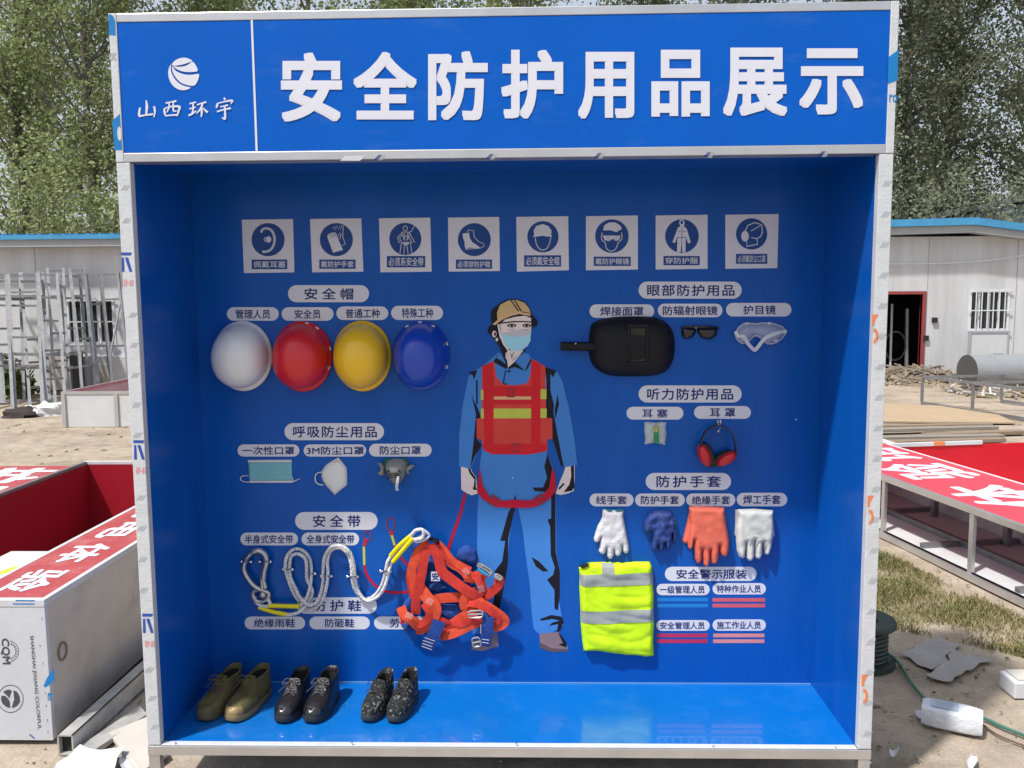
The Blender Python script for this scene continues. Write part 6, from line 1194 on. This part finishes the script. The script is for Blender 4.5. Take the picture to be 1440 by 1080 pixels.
def tree(label, loc, H, nb, nl, lf, seed, spread=1.0):
    rr = np.random.default_rng(seed); t = thing('poplar_tree', label, 'tree', loc, 'poplars behind the buildings'); L = Vector(loc); m = MB()
    lean = rr.normal(0, .25, 2); tp = [L + Vector((lean[0] * z / H, lean[1] * z / H, z)) + Vector((.06 * math.sin(z * .7 + seed), 0, 0)) for z in np.linspace(-.1, H, 14)]
    m.tube(tp, [max(.02, .17 * (1 - k / 13.3)) for k in range(14)], BARK, 8); pts = []
    for _ in range(nb):
        z = rr.uniform(.1, .96) ** .9 * H; a = rr.uniform(0, 6.28); ln = (1.0 + 1.5 * (1 - abs(z / H - .45) * 1.5)) * rr.uniform(.6, 1.15) * spread; b0 = tp[0].lerp(tp[-1], z / H); b0 = Vector((b0.x, b0.y, L.z + z)); el = rr.uniform(.5, 1.05)
        d = Vector((math.cos(a) * math.cos(el), math.sin(a) * math.cos(el), math.sin(el))); b1 = b0 + d * ln * .5 + Vector((0, 0, -.05)); b2 = b0 + d * ln + Vector((0, 0, .15 * ln)); m.tube([b0, b1, b2], [.045, .028, .01], BARK, 5, cap=False)
        for k in range(4):
            q = rr.uniform(.25, 1.05); pts.append((b0 + (b2 - b0) * q + Vector(rr.normal(0, .22, 3)), rr.uniform(.22, .5)))
    m.build('trunk', t, smooth=True); P = np.array([tuple(p[0]) for p in pts]); Rr = np.array([p[1] for p in pts]); ix = rr.integers(0, len(P), nl); c = P[ix] + rr.normal(0, 1, (nl, 3)) * Rr[ix][:, None] * np.array([1, 1, .8])
    a = rr.normal(0, 1, (nl, 3)); a /= np.linalg.norm(a, axis=1)[:, None]; b = np.cross(a, rr.normal(0, 1, (nl, 3))); b /= np.linalg.norm(b, axis=1)[:, None]; s = rr.uniform(.03, .075, (nl, 1)) * (1 + .5 * (rr.random((nl, 1)) > .9)); a = a * s; b = b * s * .75
    V = np.empty((nl, 4, 3)); V[:, 0] = c - a; V[:, 1] = c - b; V[:, 2] = c + a; V[:, 3] = c + b
    me = bpy.data.meshes.new('crown'); me.from_pydata(V.reshape(-1, 3).tolist(), [], np.arange(nl * 4).reshape(-1, 4).tolist()); me.materials.append(lf); o = bpy.data.objects.new('crown', me); COL.objects.link(o); o.parent = t; o.matrix_parent_inverse = Matrix.Translation(-L); return t
TL = [('pale yellow-green poplar at the far left edge of the photo', -15.5, 23), ('tall yellow-green poplar rising above the left building, left of the window', -12.6, 22), ('bushy yellow-green poplar beside the sign left edge', -10.0, 24), ('poplar seen just above the emblem end of the blue sign', -7.0, 25), ('poplar seen above the sign over its first two big characters', -3.6, 26), ('poplar seen above the middle of the sign', -.2, 24), ('poplar seen above the sign between its fifth and sixth characters', 3.4, 26), ('poplar seen above the right end of the sign', 6.6, 25),
      ('dark green poplar just right of the sign above the doorway', 9.2, 23), ('dark forked poplar above the barred window', 11.6, 24), ('dark green poplar above the bend of the blue roof', 13.6, 26), ('dark bushy poplar at the far right edge', 16.2, 25)]
pr = {}
for i, (lab, x, y) in enumerate(TL):
    k = (0 if x < 0 else 2) + i % 2
    if k not in pr: pr[k] = tree(lab, (x, y, G), 15 + (k % 2), 85, 20000, LF1 if k < 2 else LF2, 30 + k, 1.05)
    else: dup(pr[k], (x, y, G), lab, rz=rng.uniform(0, 6.28), scale=(rng.uniform(.92, 1.08),) * 3)
for lab, x, y, k in (('yellow-green poplar in the row further back, between the two left ones', -15.6, 31, 0), ('poplar of the back row showing through gaps at left', -19.5, 32, 1), ('back row poplar behind the sign left edge', -12.2, 32, 1), ('dark poplar of the back row showing between the doorway trees', 12.6, 31, 2), ('dark poplar of the back row behind the bend of the blue roof', 16.0, 32, 3), ('dark poplar of the back row at the right edge', 19.6, 31, 2), ('back row poplar showing above the sign, left part', -5.6, 34, 1), ('back row poplar showing above the sign, right part', 5.2, 34, 3)):
    dup(pr[k], (x, y, G), lab, rz=rng.uniform(0, 6.28), scale=(rng.uniform(.95, 1.1),) * 3)
# undergrowth behind the roofs
def hedge(label, x0, x1, y, h, n, lf, seed):
    rr = np.random.default_rng(seed); t = thing('shrub_row', label, 'shrubs', ((x0 + x1) / 2, y, G)); m = MB()
    for x in np.arange(x0, x1, .7): m.tube([(x, y, G), (x + rr.normal(0, .2), y + rr.normal(0, .2), h * .45), (x + rr.normal(0, .4), y, h * .72)], [.05, .03, .01], BARK, 5)
    m.build('stem', t); m = MB(); top = [h * (.7 + .5 * noise.noise(Vector((x * .6, seed, 0)))) for x in np.arange(x0 - 1, x1 + 1.2, .2)]
    V = []
    for _ in range(n):
        x = rr.uniform(x0, x1); hh = top[int((x - x0 + 1) / .2)]; p = Vector((x, y + rr.normal(0, .7), rr.uniform(0, 1) ** .7 * hh)); a = Vector(rr.normal(0, 1, 3)).normalized() * rr.uniform(.035, .075); b = a.orthogonal().normalized() * .04; V.append((p, a, b))
    m.add([q for p, a, b in V for q in (p - a, p + b, p + a, p - b)], [(4 * i, 4 * i + 1, 4 * i + 2, 4 * i + 3) for i in range(n)], lf); m.build('leaves', t)
hedge('row of green shrubs right behind the left building roof', -19, 3, 19.5, 6.6, 30000, LF1, 5); hedge('row of dark shrubs behind the right building roof', 5, 18, 20.4, 6.2, 22000, LF2, 6)

# printed inks are flat, not glossy
for n_, m_ in MATS.items():
    if n_.startswith('print_') or n_ in ('navy_print', 'sign_blue_print', 'white_vinyl', 'sign_line_print'):
        m_.node_tree.nodes['Principled BSDF'].inputs['Specular IOR Level'].default_value = .15
